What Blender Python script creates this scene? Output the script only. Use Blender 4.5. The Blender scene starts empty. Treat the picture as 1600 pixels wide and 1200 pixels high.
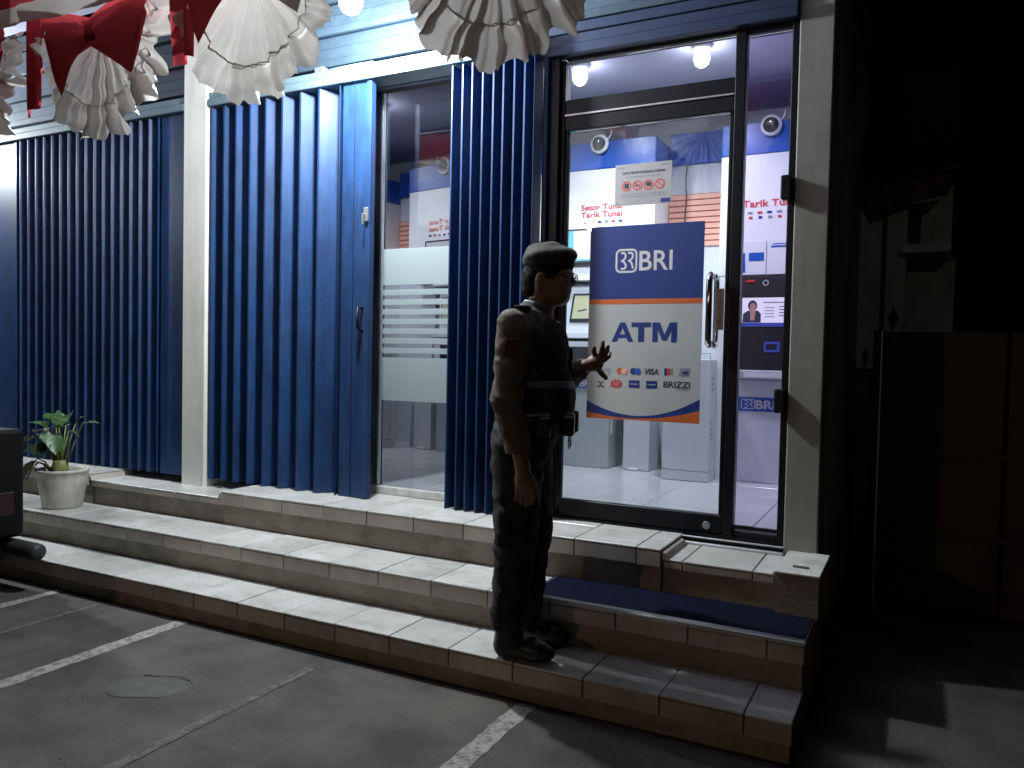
import bpy, bmesh, math, random
import numpy as np
from mathutils import Vector, Matrix
random.seed(7)
SC = bpy.context.scene
COL = SC.collection
RAD = math.radians

# ---------------------------------------------------------------- camera
cam_d = bpy.data.cameras.new('camera')
cam = bpy.data.objects.new('camera', cam_d); COL.objects.link(cam)
YAW, PIT, ROL = RAD(27.155), RAD(-1.938), RAD(1.201)
_fw = Vector((-math.sin(YAW)*math.cos(PIT), math.cos(YAW)*math.cos(PIT), math.sin(PIT)))
_r0 = Vector((math.cos(YAW), math.sin(YAW), 0)); _u0 = _r0.cross(_fw)
_r = math.cos(ROL)*_r0 + math.sin(ROL)*_u0
_u = -math.sin(ROL)*_r0 + math.cos(ROL)*_u0
cam.matrix_world = Matrix(((_r.x, _u.x, -_fw.x, 0), (_r.y, _u.y, -_fw.y, 0), (_r.z, _u.z, -_fw.z, .852), (0, 0, 0, 1)))
cam_d.sensor_width = 36; cam_d.lens = 36*1238.1/1600
cam_d.clip_start = .05; cam_d.clip_end = 2000
SC.camera = cam

# ---------------------------------------------------------------- world and exposure (night)
W = bpy.data.worlds.new('World'); SC.world = W; W.use_nodes = True
wn = W.node_tree; bg = wn.nodes['Background']
sky = wn.nodes.new('ShaderNodeTexSky'); sky.sky_type = 'NISHITA'; sky.sun_disc = False
sky.sun_elevation = RAD(-4); sky.sun_rotation = RAD(200)
wn.links.new(sky.outputs[0], bg.inputs[0]); bg.inputs[1].default_value = .012
SC.view_settings.view_transform = 'Standard'; SC.view_settings.look = 'None'
SC.view_settings.exposure = 0; SC.view_settings.gamma = 1; SC.view_settings.use_curve_mapping = False
SC.render.engine = 'CYCLES'
cy = SC.cycles
cy.use_denoising = True; cy.max_bounces = 10; cy.diffuse_bounces = 4; cy.glossy_bounces = 4
cy.transmission_bounces = 6; cy.transparent_max_bounces = 16; cy.sample_clamp_indirect = 4
cy.caustics_reflective = False; cy.caustics_refractive = False
P_CANOPY, P_ROOM, P_CANOPY_FAR, P_STREET_WARM, P_STREET_WHITE = 300, 80, 310, 1150, 240
C_CANOPY = (.92, .98, 1.0); C_ROOM = (.86, .90, 1.0)

# ---------------------------------------------------------------- materials
def mat(name, col, rough=.5, metal=0, var=0, scale=6, bump=0, bscale=40, spec=.5, emit=None, es=0, dirt=None, coat=0):
    m = bpy.data.materials.new(name); m.use_nodes = True
    n = m.node_tree.nodes; l = m.node_tree.links; b = n['Principled BSDF']
    b.inputs['Base Color'].default_value = (*col, 1); b.inputs['Roughness'].default_value = rough
    b.inputs['Metallic'].default_value = metal; b.inputs['Specular IOR Level'].default_value = spec
    if coat: b.inputs['Coat Weight'].default_value = coat
    if emit: b.inputs['Emission Color'].default_value = (*emit, 1); b.inputs['Emission Strength'].default_value = es
    if var or bump:
        tc = n.new('ShaderNodeTexCoord'); geo = n.new('ShaderNodeNewGeometry')
        src = geo.outputs['Position']
    if var:
        t = n.new('ShaderNodeTexNoise'); t.inputs['Scale'].default_value = scale; t.inputs['Detail'].default_value = 6
        t.inputs['Roughness'].default_value = .65
        l.new(src, t.inputs['Vector'])
        mx = n.new('ShaderNodeMix'); mx.data_type = 'RGBA'
        d = dirt or tuple(c*(1-var) for c in col)
        mx.inputs[6].default_value = (*d, 1); mx.inputs[7].default_value = (*[min(1, c*(1+var*.4)) for c in col], 1)
        mr = n.new('ShaderNodeMapRange'); mr.inputs[1].default_value = .3; mr.inputs[2].default_value = .65
        l.new(t.outputs[0], mr.inputs[0]); l.new(mr.outputs[0], mx.inputs[0]); l.new(mx.outputs[2], b.inputs['Base Color'])
        rr = n.new('ShaderNodeMapRange'); rr.inputs[3].default_value = min(1, rough*1.25); rr.inputs[4].default_value = rough*.8
        l.new(t.outputs[0], rr.inputs[0]); l.new(rr.outputs[0], b.inputs['Roughness'])
    if bump:
        t2 = n.new('ShaderNodeTexNoise'); t2.inputs['Scale'].default_value = bscale; t2.inputs['Detail'].default_value = 4
        l.new(src, t2.inputs['Vector'])
        bp = n.new('ShaderNodeBump'); bp.inputs['Strength'].default_value = bump; bp.inputs['Distance'].default_value = .01
        l.new(t2.outputs[0], bp.inputs['Height']); l.new(bp.outputs[0], b.inputs['Normal'])
    return m

def tone(m, amt):
    n, l = m.node_tree.nodes, m.node_tree.links; b = n['Principled BSDF']; src = b.inputs['Base Color'].links[0].from_socket
    oi = n.new('ShaderNodeObjectInfo'); mr = n.new('ShaderNodeMapRange'); mr.inputs[3].default_value = 1-amt; mr.inputs[4].default_value = 1+amt*.4
    hv = n.new('ShaderNodeHueSaturation'); l.new(oi.outputs['Random'], mr.inputs[0]); l.new(mr.outputs[0], hv.inputs['Value']); l.new(src, hv.inputs['Color']); l.new(hv.outputs[0], b.inputs['Base Color'])
def streaks(m, col, sc, amt, lo=.5, hi=.72):
    n, l = m.node_tree.nodes, m.node_tree.links; b = n['Principled BSDF']; src = b.inputs['Base Color'].links[0].from_socket
    g = n.new('ShaderNodeNewGeometry'); mp = n.new('ShaderNodeMapping'); mp.inputs['Scale'].default_value = sc
    t = n.new('ShaderNodeTexNoise'); t.inputs['Scale'].default_value = 1; t.inputs['Detail'].default_value = 8; t.inputs['Roughness'].default_value = .7
    mr = n.new('ShaderNodeMapRange'); mr.inputs[1].default_value = lo; mr.inputs[2].default_value = hi; mr.inputs[4].default_value = amt
    mx = n.new('ShaderNodeMix'); mx.data_type = 'RGBA'; mx.inputs[7].default_value = (*col, 1)
    l.new(g.outputs['Position'], mp.inputs[0]); l.new(mp.outputs[0], t.inputs['Vector']); l.new(t.outputs[0], mr.inputs[0]); l.new(mr.outputs[0], mx.inputs[0])
    l.new(src, mx.inputs[6]); l.new(mx.outputs[2], b.inputs['Base Color'])
def flake(m, lo, hi, sc):
    for nd in m.node_tree.nodes:
        if nd.type == 'TEX_NOISE' and abs(nd.inputs['Scale'].default_value-sc) < .01: nd.inputs['Detail'].default_value = 9; nd.inputs['Roughness'].default_value = .75
        if nd.type == 'MAP_RANGE' and abs(nd.inputs[1].default_value-.3) < .01: nd.inputs[1].default_value = lo; nd.inputs[2].default_value = hi
def glass(name, tint=(1, 1, 1), refl=1.0, base=0.0):
    m = bpy.data.materials.new(name); m.use_nodes = True
    n = m.node_tree.nodes; l = m.node_tree.links; n.clear()
    o = n.new('ShaderNodeOutputMaterial'); tr = n.new('ShaderNodeBsdfTransparent'); gl = n.new('ShaderNodeBsdfGlossy')
    tr.inputs[0].default_value = (*tint, 1); gl.inputs['Roughness'].default_value = .01
    fr = n.new('ShaderNodeFresnel'); fr.inputs[0].default_value = 1.5
    ma = n.new('ShaderNodeMath'); ma.operation = 'MULTIPLY_ADD'; ma.inputs[1].default_value = refl; ma.inputs[2].default_value = base; ma.use_clamp = True
    mx = n.new('ShaderNodeMixShader')
    l.new(fr.outputs[0], ma.inputs[0]); l.new(ma.outputs[0], mx.inputs[0]); l.new(tr.outputs[0], mx.inputs[1]); l.new(gl.outputs[0], mx.inputs[2])
    l.new(mx.outputs[0], o.inputs[0])
    return m

def cloth(name, col, trans=.35, var=.15):
    m = bpy.data.materials.new(name); m.use_nodes = True
    n = m.node_tree.nodes; l = m.node_tree.links; n.clear()
    o = n.new('ShaderNodeOutputMaterial'); d = n.new('ShaderNodeBsdfDiffuse'); t = n.new('ShaderNodeBsdfTranslucent')
    geo = n.new('ShaderNodeNewGeometry')
    nz = n.new('ShaderNodeTexNoise'); nz.inputs['Scale'].default_value = 9; nz.inputs['Detail'].default_value = 5
    l.new(geo.outputs['Position'], nz.inputs['Vector'])
    mx = n.new('ShaderNodeMix'); mx.data_type = 'RGBA'
    mx.inputs[6].default_value = (*[c*(1-var) for c in col], 1); mx.inputs[7].default_value = (*col, 1)
    l.new(nz.outputs[0], mx.inputs[0]); l.new(mx.outputs[2], d.inputs[0]); l.new(mx.outputs[2], t.inputs[0])
    wv = n.new('ShaderNodeTexNoise'); wv.inputs['Scale'].default_value = 25; l.new(geo.outputs['Position'], wv.inputs['Vector'])
    bp = n.new('ShaderNodeBump'); bp.inputs['Strength'].default_value = .35; bp.inputs['Distance'].default_value = .01
    l.new(wv.outputs[0], bp.inputs['Height']); l.new(bp.outputs[0], d.inputs['Normal'])
    s = n.new('ShaderNodeMixShader'); s.inputs[0].default_value = trans
    l.new(d.outputs[0], s.inputs[1]); l.new(t.outputs[0], s.inputs[2]); l.new(s.outputs[0], o.inputs[0])
    return m

M = {}
M['tile'] = mat('glazed floor tile', (.62, .63, .60), .28, var=.22, scale=3.5, dirt=(.47, .465, .43), bump=.05, bscale=60)
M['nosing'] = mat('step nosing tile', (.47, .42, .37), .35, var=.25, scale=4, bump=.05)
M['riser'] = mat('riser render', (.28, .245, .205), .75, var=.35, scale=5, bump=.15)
M['grout'] = mat('grout', (.08, .072, .06), .9)
M['roomtile'] = mat('room floor tile', (.80, .81, .82), .16, var=.06, scale=5)
M['asphalt'] = mat('worn asphalt', (.080, .072, .060), .85, var=.5, scale=2.2, bump=.6, bscale=90)
M['concrete'] = mat('concrete patch', (.085, .085, .075), .9, var=.3, scale=8, bump=.5, bscale=70)
M['blue'] = mat('blue shutter paint', (.014, .048, .145), .46, var=.25, scale=4, spec=.3)
M['bluedark'] = mat('dark blue paint', (.012, .026, .066), .45, var=.3, scale=5)
M['fascia'] = mat('fascia metal', (.045, .075, .105), .42, var=.3, scale=5)
M['rail'] = mat('head rail metal', (.11, .17, .20), .45, var=.2, scale=6)
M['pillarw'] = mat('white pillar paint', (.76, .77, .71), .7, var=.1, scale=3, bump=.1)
M['pillar'] = mat('pillar paint', (.22, .215, .19), .7, var=.25, scale=3, bump=.1)  # right pillar: same paint as the left, its shade put into the colour
M['wall'] = mat('room wall', (.74, .75, .77), .6, var=.05)
M['ceil'] = mat('ceiling paint', (.52, .52, .68), .7, var=.06)
M['dark'] = mat('dark void wall', (.05, .055, .055), .8)
M['black'] = mat('black aluminium', (.005, .006, .009), .42, var=.2, scale=8, spec=.22)
M['alu'] = mat('aluminium', (.55, .57, .58), .32, metal=.85, var=.15)
M['chrome'] = mat('chrome', (.85, .85, .86), .08, metal=1)
M['glass'] = glass('clear glass', (.93, .95, .97), .9)
M['glassp'] = glass('faint violet glass', (.86, .83, .94), .9)
M['mirror'] = glass('dark partition glass', (.20, .23, .23), 1.0, .42)
M['frost'] = mat('frosted film', (.50, .58, .60), .6)
_fb = M['frost'].node_tree
_tr = _fb.nodes.new('ShaderNodeBsdfTranslucent'); _tr.inputs[0].default_value = (.62, .70, .72, 1)
_mx = _fb.nodes.new('ShaderNodeMixShader'); _mx.inputs[0].default_value = .55
_fb.links.new(_fb.nodes['Principled BSDF'].outputs[0], _mx.inputs[1]); _fb.links.new(_tr.outputs[0], _mx.inputs[2])
_fb.links.new(_mx.outputs[0], _fb.nodes['Material Output'].inputs[0])
M['white'] = mat('white laminate', (.80, .81, .83), .4, var=.04)
M['grey'] = mat('grey cabinet paint', (.42, .47, .48), .42, var=.08)
M['lgrey'] = mat('light grey cabinet', (.62, .65, .70), .4, var=.06)
M['bankblue'] = mat('bank blue laminate', (.02, .10, .46), .3, var=.08)
M['printblue'] = mat('print blue', (.012, .036, .19), .45)
M['printorange'] = mat('print orange', (.55, .125, .035), .45)
M['printwhite'] = mat('print white', (.47, .48, .48), .42, var=.04)
M['logowhite'] = mat('logo white', (.62, .62, .64), .4)
M['red'] = mat('print red', (.62, .045, .05), .5)
M['stripe'] = mat('orange slat', (.84, .44, .34), .5)
M['stripeline'] = mat('slat groove', (.40, .15, .11), .6)
M['panelgrey'] = mat('atm dark panel', (.028, .028, .034), .35)
M['ink'] = mat('ink', (.035, .035, .05), .6)
M['inkgrey'] = mat('grey ink', (.22, .24, .30), .6)
M['sticker'] = mat('sticker paper', (.36, .355, .37), .6, var=.06)
M['brown'] = mat('brown plaque', (.12, .05, .03), .5)
M['carpet'] = mat('navy carpet', (.0035, .006, .022), .95, spec=.1, var=.35, scale=14, bump=.8, bscale=260)
M['pot'] = mat('pot', (.60, .59, .53), .55, var=.15, scale=7, dirt=(.42, .40, .34))
M['soil'] = mat('soil', (.05, .035, .022), .95, var=.4, bump=.8)
M['leaf'] = mat('leaf', (.055, .13, .035), .4, var=.4, scale=18)
M['leafd'] = mat('old leaf', (.09, .10, .04), .5, var=.4, scale=18)
M['stem'] = mat('stem', (.22, .24, .07), .5, var=.3, scale=20)
M['fabw'] = cloth('white bunting cloth', (.70, .67, .64), .11)
M['fabr'] = cloth('red bunting cloth', (.33, .038, .048), .24, .3)
M['line'] = mat('parking paint', (.27, .262, .24), .85, var=.55, scale=34, dirt=(.10, .096, .086))
M['linefaint'] = mat('worn parking paint', (.115, .112, .10), .85, var=.5, scale=30, dirt=(.065, .064, .056))
flake(M['line'], .38, .56, 34); flake(M['linefaint'], .44, .62, 30)
for k_, a_ in (('tile', .16), ('nosing', .18), ('blue', .16), ('roomtile', .05), ('fascia', .2)): tone(M[k_], a_)
streaks(M['blue'], (.12, .14, .16), (38, 38, 1.6), .17); streaks(M['blue'], (.005, .014, .04), (9, 9, 2.5), .6, .45, .7)
streaks(M['tile'], (.26, .235, .19), (7, 13, 7), .65, .52, .72); streaks(M['riser'], (.10, .08, .06), (6, 6, 26), .6); streaks(M['pillarw'], (.45, .42, .34), (14, 14, 1.2), .5)
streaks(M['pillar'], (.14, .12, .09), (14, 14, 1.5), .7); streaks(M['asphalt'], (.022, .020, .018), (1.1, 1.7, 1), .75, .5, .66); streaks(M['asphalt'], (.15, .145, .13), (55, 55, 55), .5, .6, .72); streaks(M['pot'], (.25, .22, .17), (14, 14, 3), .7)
M['tube'] = mat('black rubber tube', (.035, .035, .035), .5, var=.3)
M['car'] = mat('black vehicle paint', (.002, .002, .0025), .6, spec=.2)
M['tail'] = mat('red lens', (.014, .001, .0018), .5)
M['nwall'] = mat('neighbour wall', (.42, .46, .42), .85, var=.35, scale=2.5, bump=.2)
M['gate'] = mat('brown gate sheet', (.030, .017, .011), .7, var=.35, scale=3)
M['awn'] = mat('rusty awning sheet', (.09, .032, .024), .8, var=.3, scale=8)
M['led'] = mat('led bulb', (.9, .9, .9), .4, emit=C_CANOPY, es=75)
M['ledroom'] = mat('room led', (.9, .9, .9), .4, emit=C_ROOM, es=45)
M['sodium'] = mat('street lamp lens', (.9, .8, .6), .4, emit=(1, .55, .22), es=60)
M['neutral'] = mat('street lamp lens white', (.9, .9, .9), .4, emit=(1, .9, .78), es=40)
M['scrw'] = mat('screen white', (.2, .2, .2), .3, emit=(.86, .86, 1), es=.95)
M['scrc'] = mat('screen cyan', (.1, .2, .2), .3, emit=(.06, .55, .75), es=.9)
M['scrb'] = mat('screen blue', (.02, .03, .1), .3, emit=(.05, .09, .45), es=.7)
M['scrt'] = mat('screen beige', (.2, .2, .1), .3, emit=(.52, .56, .46), es=.75)
M['scrd'] = mat('screen dark', (.02, .02, .03), .3, emit=(.05, .06, .12), es=.5)
M['scrs'] = mat('screen skin', (.2, .1, .1), .3, emit=(.45, .24, .20), es=.7)
M['post'] = mat('galvanised post', (.2, .2, .2), .5, metal=.6)
M['skin'] = mat('skin', (.20, .105, .065), .5, var=.15, scale=30)
M['hair'] = mat('hair', (.005, .004, .004), .8, spec=.15, bump=.5, bscale=300)
M['shirt'] = mat('brown uniform shirt', (.105, .08, .064), .9, var=.2, scale=16, bump=.35, bscale=35)
M['vest'] = mat('dark maroon vest', (.020, .008, .013), .9, var=.35, scale=12, bump=.4, bscale=45)
M['trousers'] = mat('dark trousers', (.014, .013, .013), .9, var=.3, scale=14, bump=.5, bscale=28)
M['boot'] = mat('black boot leather', (.010, .010, .011), .35, bump=.2)
M['beret'] = mat('dark olive beret', (.026, .024, .018), .95, var=.3, scale=30, bump=.3, bscale=120)
M['eye'] = mat('eye', (.5, .5, .5), .1)
M['patch'] = mat('red arm patch', (.05, .016, .016), .85)
M['refl'] = mat('grey reflective tape', (.10, .10, .10), .5, var=.3, scale=20)
M['orange'] = mat('dull red vest panel', (.06, .008, .010), .8, var=.3)

# ---------------------------------------------------------------- mesh helpers
class MB:
    def __init__(s): s.v = []; s.f = []
    def add(s, vs, fs):
        o = len(s.v); s.v += [tuple(v) for v in vs]; s.f += [tuple(i+o for i in f) for f in fs]; return s
    def box(s, x0, x1, y0, y1, z0, z1, c=0):
        if c <= 0:
            v = [(x, y, z) for x in (x0, x1) for y in (y0, y1) for z in (z0, z1)]
            return s.add(v, [(0, 1, 3, 2), (4, 6, 7, 5), (0, 4, 5, 1), (2, 3, 7, 6), (0, 2, 6, 4), (1, 5, 7, 3)])
        bm = bmesh.new(); bmesh.ops.create_cube(bm, size=1)
        for v in bm.verts: v.co = ((x0+x1)/2+v.co.x*(x1-x0), (y0+y1)/2+v.co.y*(y1-y0), (z0+z1)/2+v.co.z*(z1-z0))
        bmesh.ops.bevel(bm, geom=bm.edges[:], offset=c, segments=1, affect='EDGES')
        bm.verts.index_update()
        s.add([v.co[:] for v in bm.verts], [[v.index for v in f.verts] for f in bm.faces]); bm.free(); return s
    def prism(s, pts, y0, y1):            # polygon in xz pushed through y
        n = len(pts)
        v = [(x, y0, z) for x, z in pts]+[(x, y1, z) for x, z in pts]
        return s.add(v, [tuple(range(n)), tuple(range(2*n-1, n-1, -1))]+[(i, i+n, (i+1) % n+n, (i+1) % n) for i in range(n)])
    def prismz(s, pts, z0, z1):           # polygon in xy pushed through z
        n = len(pts)
        v = [(x, y, z0) for x, y in pts]+[(x, y, z1) for x, y in pts]
        return s.add(v, [tuple(range(n-1, -1, -1)), tuple(range(n, 2*n))]+[(i, (i+1) % n, (i+1) % n+n, i+n) for i in range(n)])
    def poly(s, pts, y):                  # flat, facing -y
        return s.add([(x, y, z) for x, z in pts], [tuple(range(len(pts)))])
    def rect(s, x0, x1, z0, z1, y): return s.poly([(x0, z0), (x1, z0), (x1, z1), (x0, z1)], y)
    def ell(s, cx, cz, rx, rz, y, n=20, a0=0, a1=2*math.pi):
        return s.poly([(cx+rx*math.cos(a0+(a1-a0)*i/n), cz+rz*math.sin(a0+(a1-a0)*i/n)) for i in range(n)], y)
    def ring(s, cx, cz, r0, r1, y, n=24, sx=1):
        v = []; f = []
        for i in range(n):
            a = 2*math.pi*i/n
            v += [(cx+sx*r0*math.cos(a), y, cz+r0*math.sin(a)), (cx+sx*r1*math.cos(a), y, cz+r1*math.sin(a))]
        for i in range(n):
            a, b, c, d = 2*i, 2*i+1, (2*i+3) % (2*n), (2*i+2) % (2*n); f.append((a, b, c, d))
        return s.add(v, f)
    def ribbon(s, pts, w, y):             # flat stroke in xz
        closed = math.dist(pts[0], pts[-1]) < 1e-7; q = pts[:-1] if closed else pts; n = len(q); v = []
        for i in range(n):            # one mitred strip, so that no two faces overlap
            a = Vector(q[i-1] if (closed or i) else q[0]); c = Vector(q[i]); e = Vector(q[(i+1) % n] if (closed or i < n-1) else q[-1])
            d0 = (c-a).normalized() if (c-a).length > 1e-9 else (e-c).normalized(); d1 = (e-c).normalized() if (e-c).length > 1e-9 else d0
            m0 = Vector((-d0.y, d0.x)); m1 = Vector((-d1.y, d1.x)); m = (m0+m1); m = m.normalized() if m.length > .1 else m0
            k = w/2/max(.5, m.dot(m0)); v += [(c.x-m.x*k, y, c.y-m.y*k), (c.x+m.x*k, y, c.y+m.y*k)]
        s.add(v, [(2*i, (2*i+2) % (2*n), (2*i+3) % (2*n), 2*i+1) for i in range(n if closed else n-1)])
        return s
    def tube(s, pts, r, n=8, caps=True):
        pts = [Vector(p) for p in pts]; rs = r if isinstance(r, (list, tuple)) else [r]*len(pts)
        o = len(s.v); up = None
        for i, p in enumerate(pts):
            d = (pts[min(i+1, len(pts)-1)]-pts[max(i-1, 0)]).normalized()
            if up is None: up = Vector((0, 0, 1)) if abs(d.z) < .9 else Vector((1, 0, 0))
            a = d.cross(up).normalized(); b = a.cross(d); up = b
            for k in range(n):
                t = 2*math.pi*k/n; s.v.append(tuple(p+rs[i]*(math.cos(t)*a+math.sin(t)*b)))
        for i in range(len(pts)-1):
            for k in range(n):
                s.f.append((o+i*n+k, o+i*n+(k+1) % n, o+(i+1)*n+(k+1) % n, o+(i+1)*n+k))
        if caps:
            s.f.append(tuple(o+k for k in range(n-1, -1, -1))); s.f.append(tuple(o+(len(pts)-1)*n+k for k in range(n)))
        return s
    def lathe(s, prof, c, n=28, axis='z'):
        o = len(s.v)
        for r, h in prof:
            for k in range(n):
                t = 2*math.pi*k/n
                q = (r*math.cos(t), r*math.sin(t), h) if axis == 'z' else (r*math.cos(t), h, r*math.sin(t))
                s.v.append((c[0]+q[0], c[1]+q[1], c[2]+q[2]))
        for i in range(len(prof)-1):
            for k in range(n):
                f = (o+i*n+k, o+i*n+(k+1) % n, o+(i+1)*n+(k+1) % n, o+(i+1)*n+k)
                s.f.append(f if axis == 'z' else f[::-1])
        return s
    def mesh(s, name, m, smooth=False):
        me = bpy.data.meshes.new(name); me.from_pydata(s.v, [], s.f); me.update()
        me.materials.append(m)
        if smooth: me.polygons.foreach_set('use_smooth', [True]*len(me.polygons))
        return me
    def build(s, name, m, parent=None, smooth=False):
        return link(name, s.mesh(name, m, smooth), parent)

def link(name, me, parent=None, loc=None):
    o = bpy.data.objects.new(name, me); COL.objects.link(o)
    if loc is not None: o.location = loc
    if parent: attach(o, parent)
    return o
def attach(o, parent):                    # keeps world placement
    o.parent = parent
    w = Matrix.Identity(4); p = parent
    while p: w = p.matrix_parent_inverse @ p.matrix_basis @ w; p = p.parent
    o.matrix_parent_inverse = w.inverted()
def thing(name, label, cat, loc=(0, 0, 0), group=None):
    o = bpy.data.objects.new(name, None); COL.objects.link(o); o.location = loc; o.empty_display_size = .1
    o['label'] = label; o['category'] = cat
    if group: o['group'] = group
    return o
def tag(o, label, cat, group=None):
    o['label'] = label; o['category'] = cat
    if group: o['group'] = group
    return o
def struct(o): o['kind'] = 'structure'; return o
def copy_tree(o, parent=None):
    c = o.copy(); COL.objects.link(c)
    if parent: c.parent = parent
    for ch in list(o.children): copy_tree(ch, c)
    return c
def smooth_angle(me, deg=40):
    me.polygons.foreach_set('use_smooth', [True]*len(me.polygons))
    bm = bmesh.new(); bm.from_mesh(me)
    for e in bm.edges: e.smooth = len(e.link_faces) != 2 or e.calc_face_angle(0) < RAD(deg)
    bm.to_mesh(me); bm.free()

def text(name, s, x, y, z, height, m, parent, width=None, bold=0, align='LEFT', depth=.0008, rotz=0, shear=0):
    """lettering standing in the xz plane facing -y; (x,z) = left (or centre) end of the baseline, height = cap height"""
    cu = bpy.data.curves.new(name, 'FONT'); cu.body = s; cu.size = 1; cu.align_x = align; cu.extrude = 0; cu.offset = bold; cu.shear = shear
    cu.resolution_u = 4
    ob = bpy.data.objects.new(name, cu); COL.objects.link(ob)
    dg = bpy.context.evaluated_depsgraph_get(); me = bpy.data.meshes.new_from_object(ob.evaluated_get(dg))
    bpy.data.objects.remove(ob); bpy.data.curves.remove(cu)
    k = height/.70
    xs = [v.co.x for v in me.vertices] or [0]
    kx = k if width is None else width/(max(xs)-min(xs))
    x_off = min(xs) if align == 'LEFT' else (max(xs)+min(xs))/2
    for v in me.vertices: v.co = ((v.co.x-x_off)*kx, 0, v.co.y*k)
    me.materials.clear(); me.materials.append(m); me.name = name
    o = bpy.data.objects.new(name, me); COL.objects.link(o); o.location = (x, y, z); o.rotation_euler = (0, 0, rotz)
    if parent: attach(o, parent)
    return o

def logo(mb, x, z, h, y, w=None):
    """the bank's emblem: rounded square with two angular strokes inside"""
    w = w or h*.95; t = h*.09; r = h*.2
    pts = []
    for cx, cz, a in ((x+w-r, z+h-r, 0), (x+r, z+h-r, 90), (x+r, z+r, 180), (x+w-r, z+r, 270)):
        for k in range(6):
            b = RAD(a+k*18); pts.append((cx+r*math.cos(b), cz+r*math.sin(b)))
    mb.ribbon(pts+[pts[0]], t, y)
    S = [(.0, .86), (.16, .86), (.235, .79), (.235, .66), (.16, .56), (.06, .50), (.17, .44), (.25, .33), (.25, .21), (.17, .14), (.0, .14)]
    R = [(.0, .86), (.16, .86), (.235, .79), (.235, .66), (.16, .56), (.06, .50), (.17, .42), (.27, .14)]
    mb.ribbon([(x+(.22+a)*w, z+b*h) for a, b in S], t, y); mb.ribbon([(x+(.58+a)*w, z+b*h) for a, b in R], t, y)

# ================================================================ GROUND
GZ, T1, T2 = -.548, -.388, -.206
g = bmesh.new()
gx = [-300, -60, -12]+[-8+i*.25 for i in range(45)]+[8, 60, 300]
gy = [-300, -60, -10]+[-1+i*.25 for i in range(18)]+[3.6, 12, 60, 300]
gv = []
for yy in gy:
    row = []
    for xx in gx:
        near = -8 <= xx <= 3 and -1 <= yy <= 2.6
        row.append(g.verts.new((xx, yy, GZ+(random.uniform(-.0012, .0006) if near else 0))))
    gv.append(row)
for j in range(len(gy)-1):
    for i in range(len(gx)-1): g.faces.new((gv[j][i], gv[j][i+1], gv[j+1][i+1], gv[j+1][i]))
me = bpy.data.meshes.new('ground'); g.to_mesh(me); g.free(); me.materials.append(M['asphalt'])
me.polygons.foreach_set('use_smooth', [True]*len(me.polygons))
ground = struct(link('ground', me))
def marking(x, y0, y1, w, m):
    """painted line with worn ragged edges, following the ground just above it"""
    mb = MB(); n = int((y1-y0)/.04)
    for side in range(n):
        ya, yb = y0+(y1-y0)*side/n, y0+(y1-y0)*(side+1)/n
    L = [(x-w/2+random.uniform(-.004, .004), y0+(y1-y0)*i/n) for i in range(n+1)]
    R = [(x+w/2+random.uniform(-.004, .004), y0+(y1-y0)*i/n) for i in range(n+1)]
    mb.add([(a, b, GZ+.0018) for a, b in L]+[(a, b, GZ+.0018) for a, b in R], [(i, i+n+1, i+n+2, i+1) for i in range(n)])
    return mb.build('parking_line', m, ground)
marking(-4.36, .4, 2.86, .07, M['line']); marking(-3.335, .3, 2.84, .085, M['line'])
marking(-2.355, -.2, 2.70, .05, M['linefaint']); marking(-1.36, -.6, 2.84, .085, M['line'])
marking(-3.95, 1.6, 2.84, .035, M['linefaint'])
# broken concrete patch with a raised lip
pt = MB(); nn = 26; ring0 = []; 
for i in range(nn):
    a = 2*math.pi*i/nn; r = .13*(1+.25*math.sin(2*a+.6)+random.uniform(-.06, .06))
    ring0.append((-2.80+r*1.05*math.cos(a), 2.20+r*math.sin(a)*.95))
pt.add([(x, y, GZ+.003) for x, y in ring0]+[(-2.80+(x+2.80)*1.12, 2.2+(y-2.2)*1.08, GZ-.01) for x, y in ring0],
       [tuple(range(nn))]+[(i, i+nn, (i+1) % nn+nn, (i+1) % nn) for i in range(nn)])
pt.build('concrete_patch', M['concrete'], ground)
mb = MB(); rim = []
for i in range(17):
    a = RAD(40+i*6.5); r = .145*(1+.25*math.sin(2*a+.6)+random.uniform(-.05, .05)); w = random.uniform(.003, .010)*math.sin(math.pi*(i+.3)/17)
    for rr in (r-w/2, r+w/2): mb.v.append((-2.80+rr*1.05*math.cos(a), 2.20+rr*.95*math.sin(a), GZ+.004+(.004 if rr > r else 0)))
for i in range(16): mb.f.append((2*i, 2*i+1, 2*i+3, 2*i+2))
mb.build('broken_rim', M['tube'], ground)
# litter of pebbles on the asphalt
pb = MB()
for k in range(120):
    x, y = random.uniform(-5, -.2), random.uniform(.6, 2.8); r = random.uniform(.002, .0045)
    pb.add([(x+r, y, GZ+.004), (x-r*.6, y+r*.9, GZ+.004), (x-r*.5, y-r, GZ+.004), (x, y, GZ+.004+r*1.2)], [(0, 1, 3), (1, 2, 3), (2, 0, 3)])
pb.build('pebbles', M['concrete'], ground)['kind'] = 'stuff'

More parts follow.
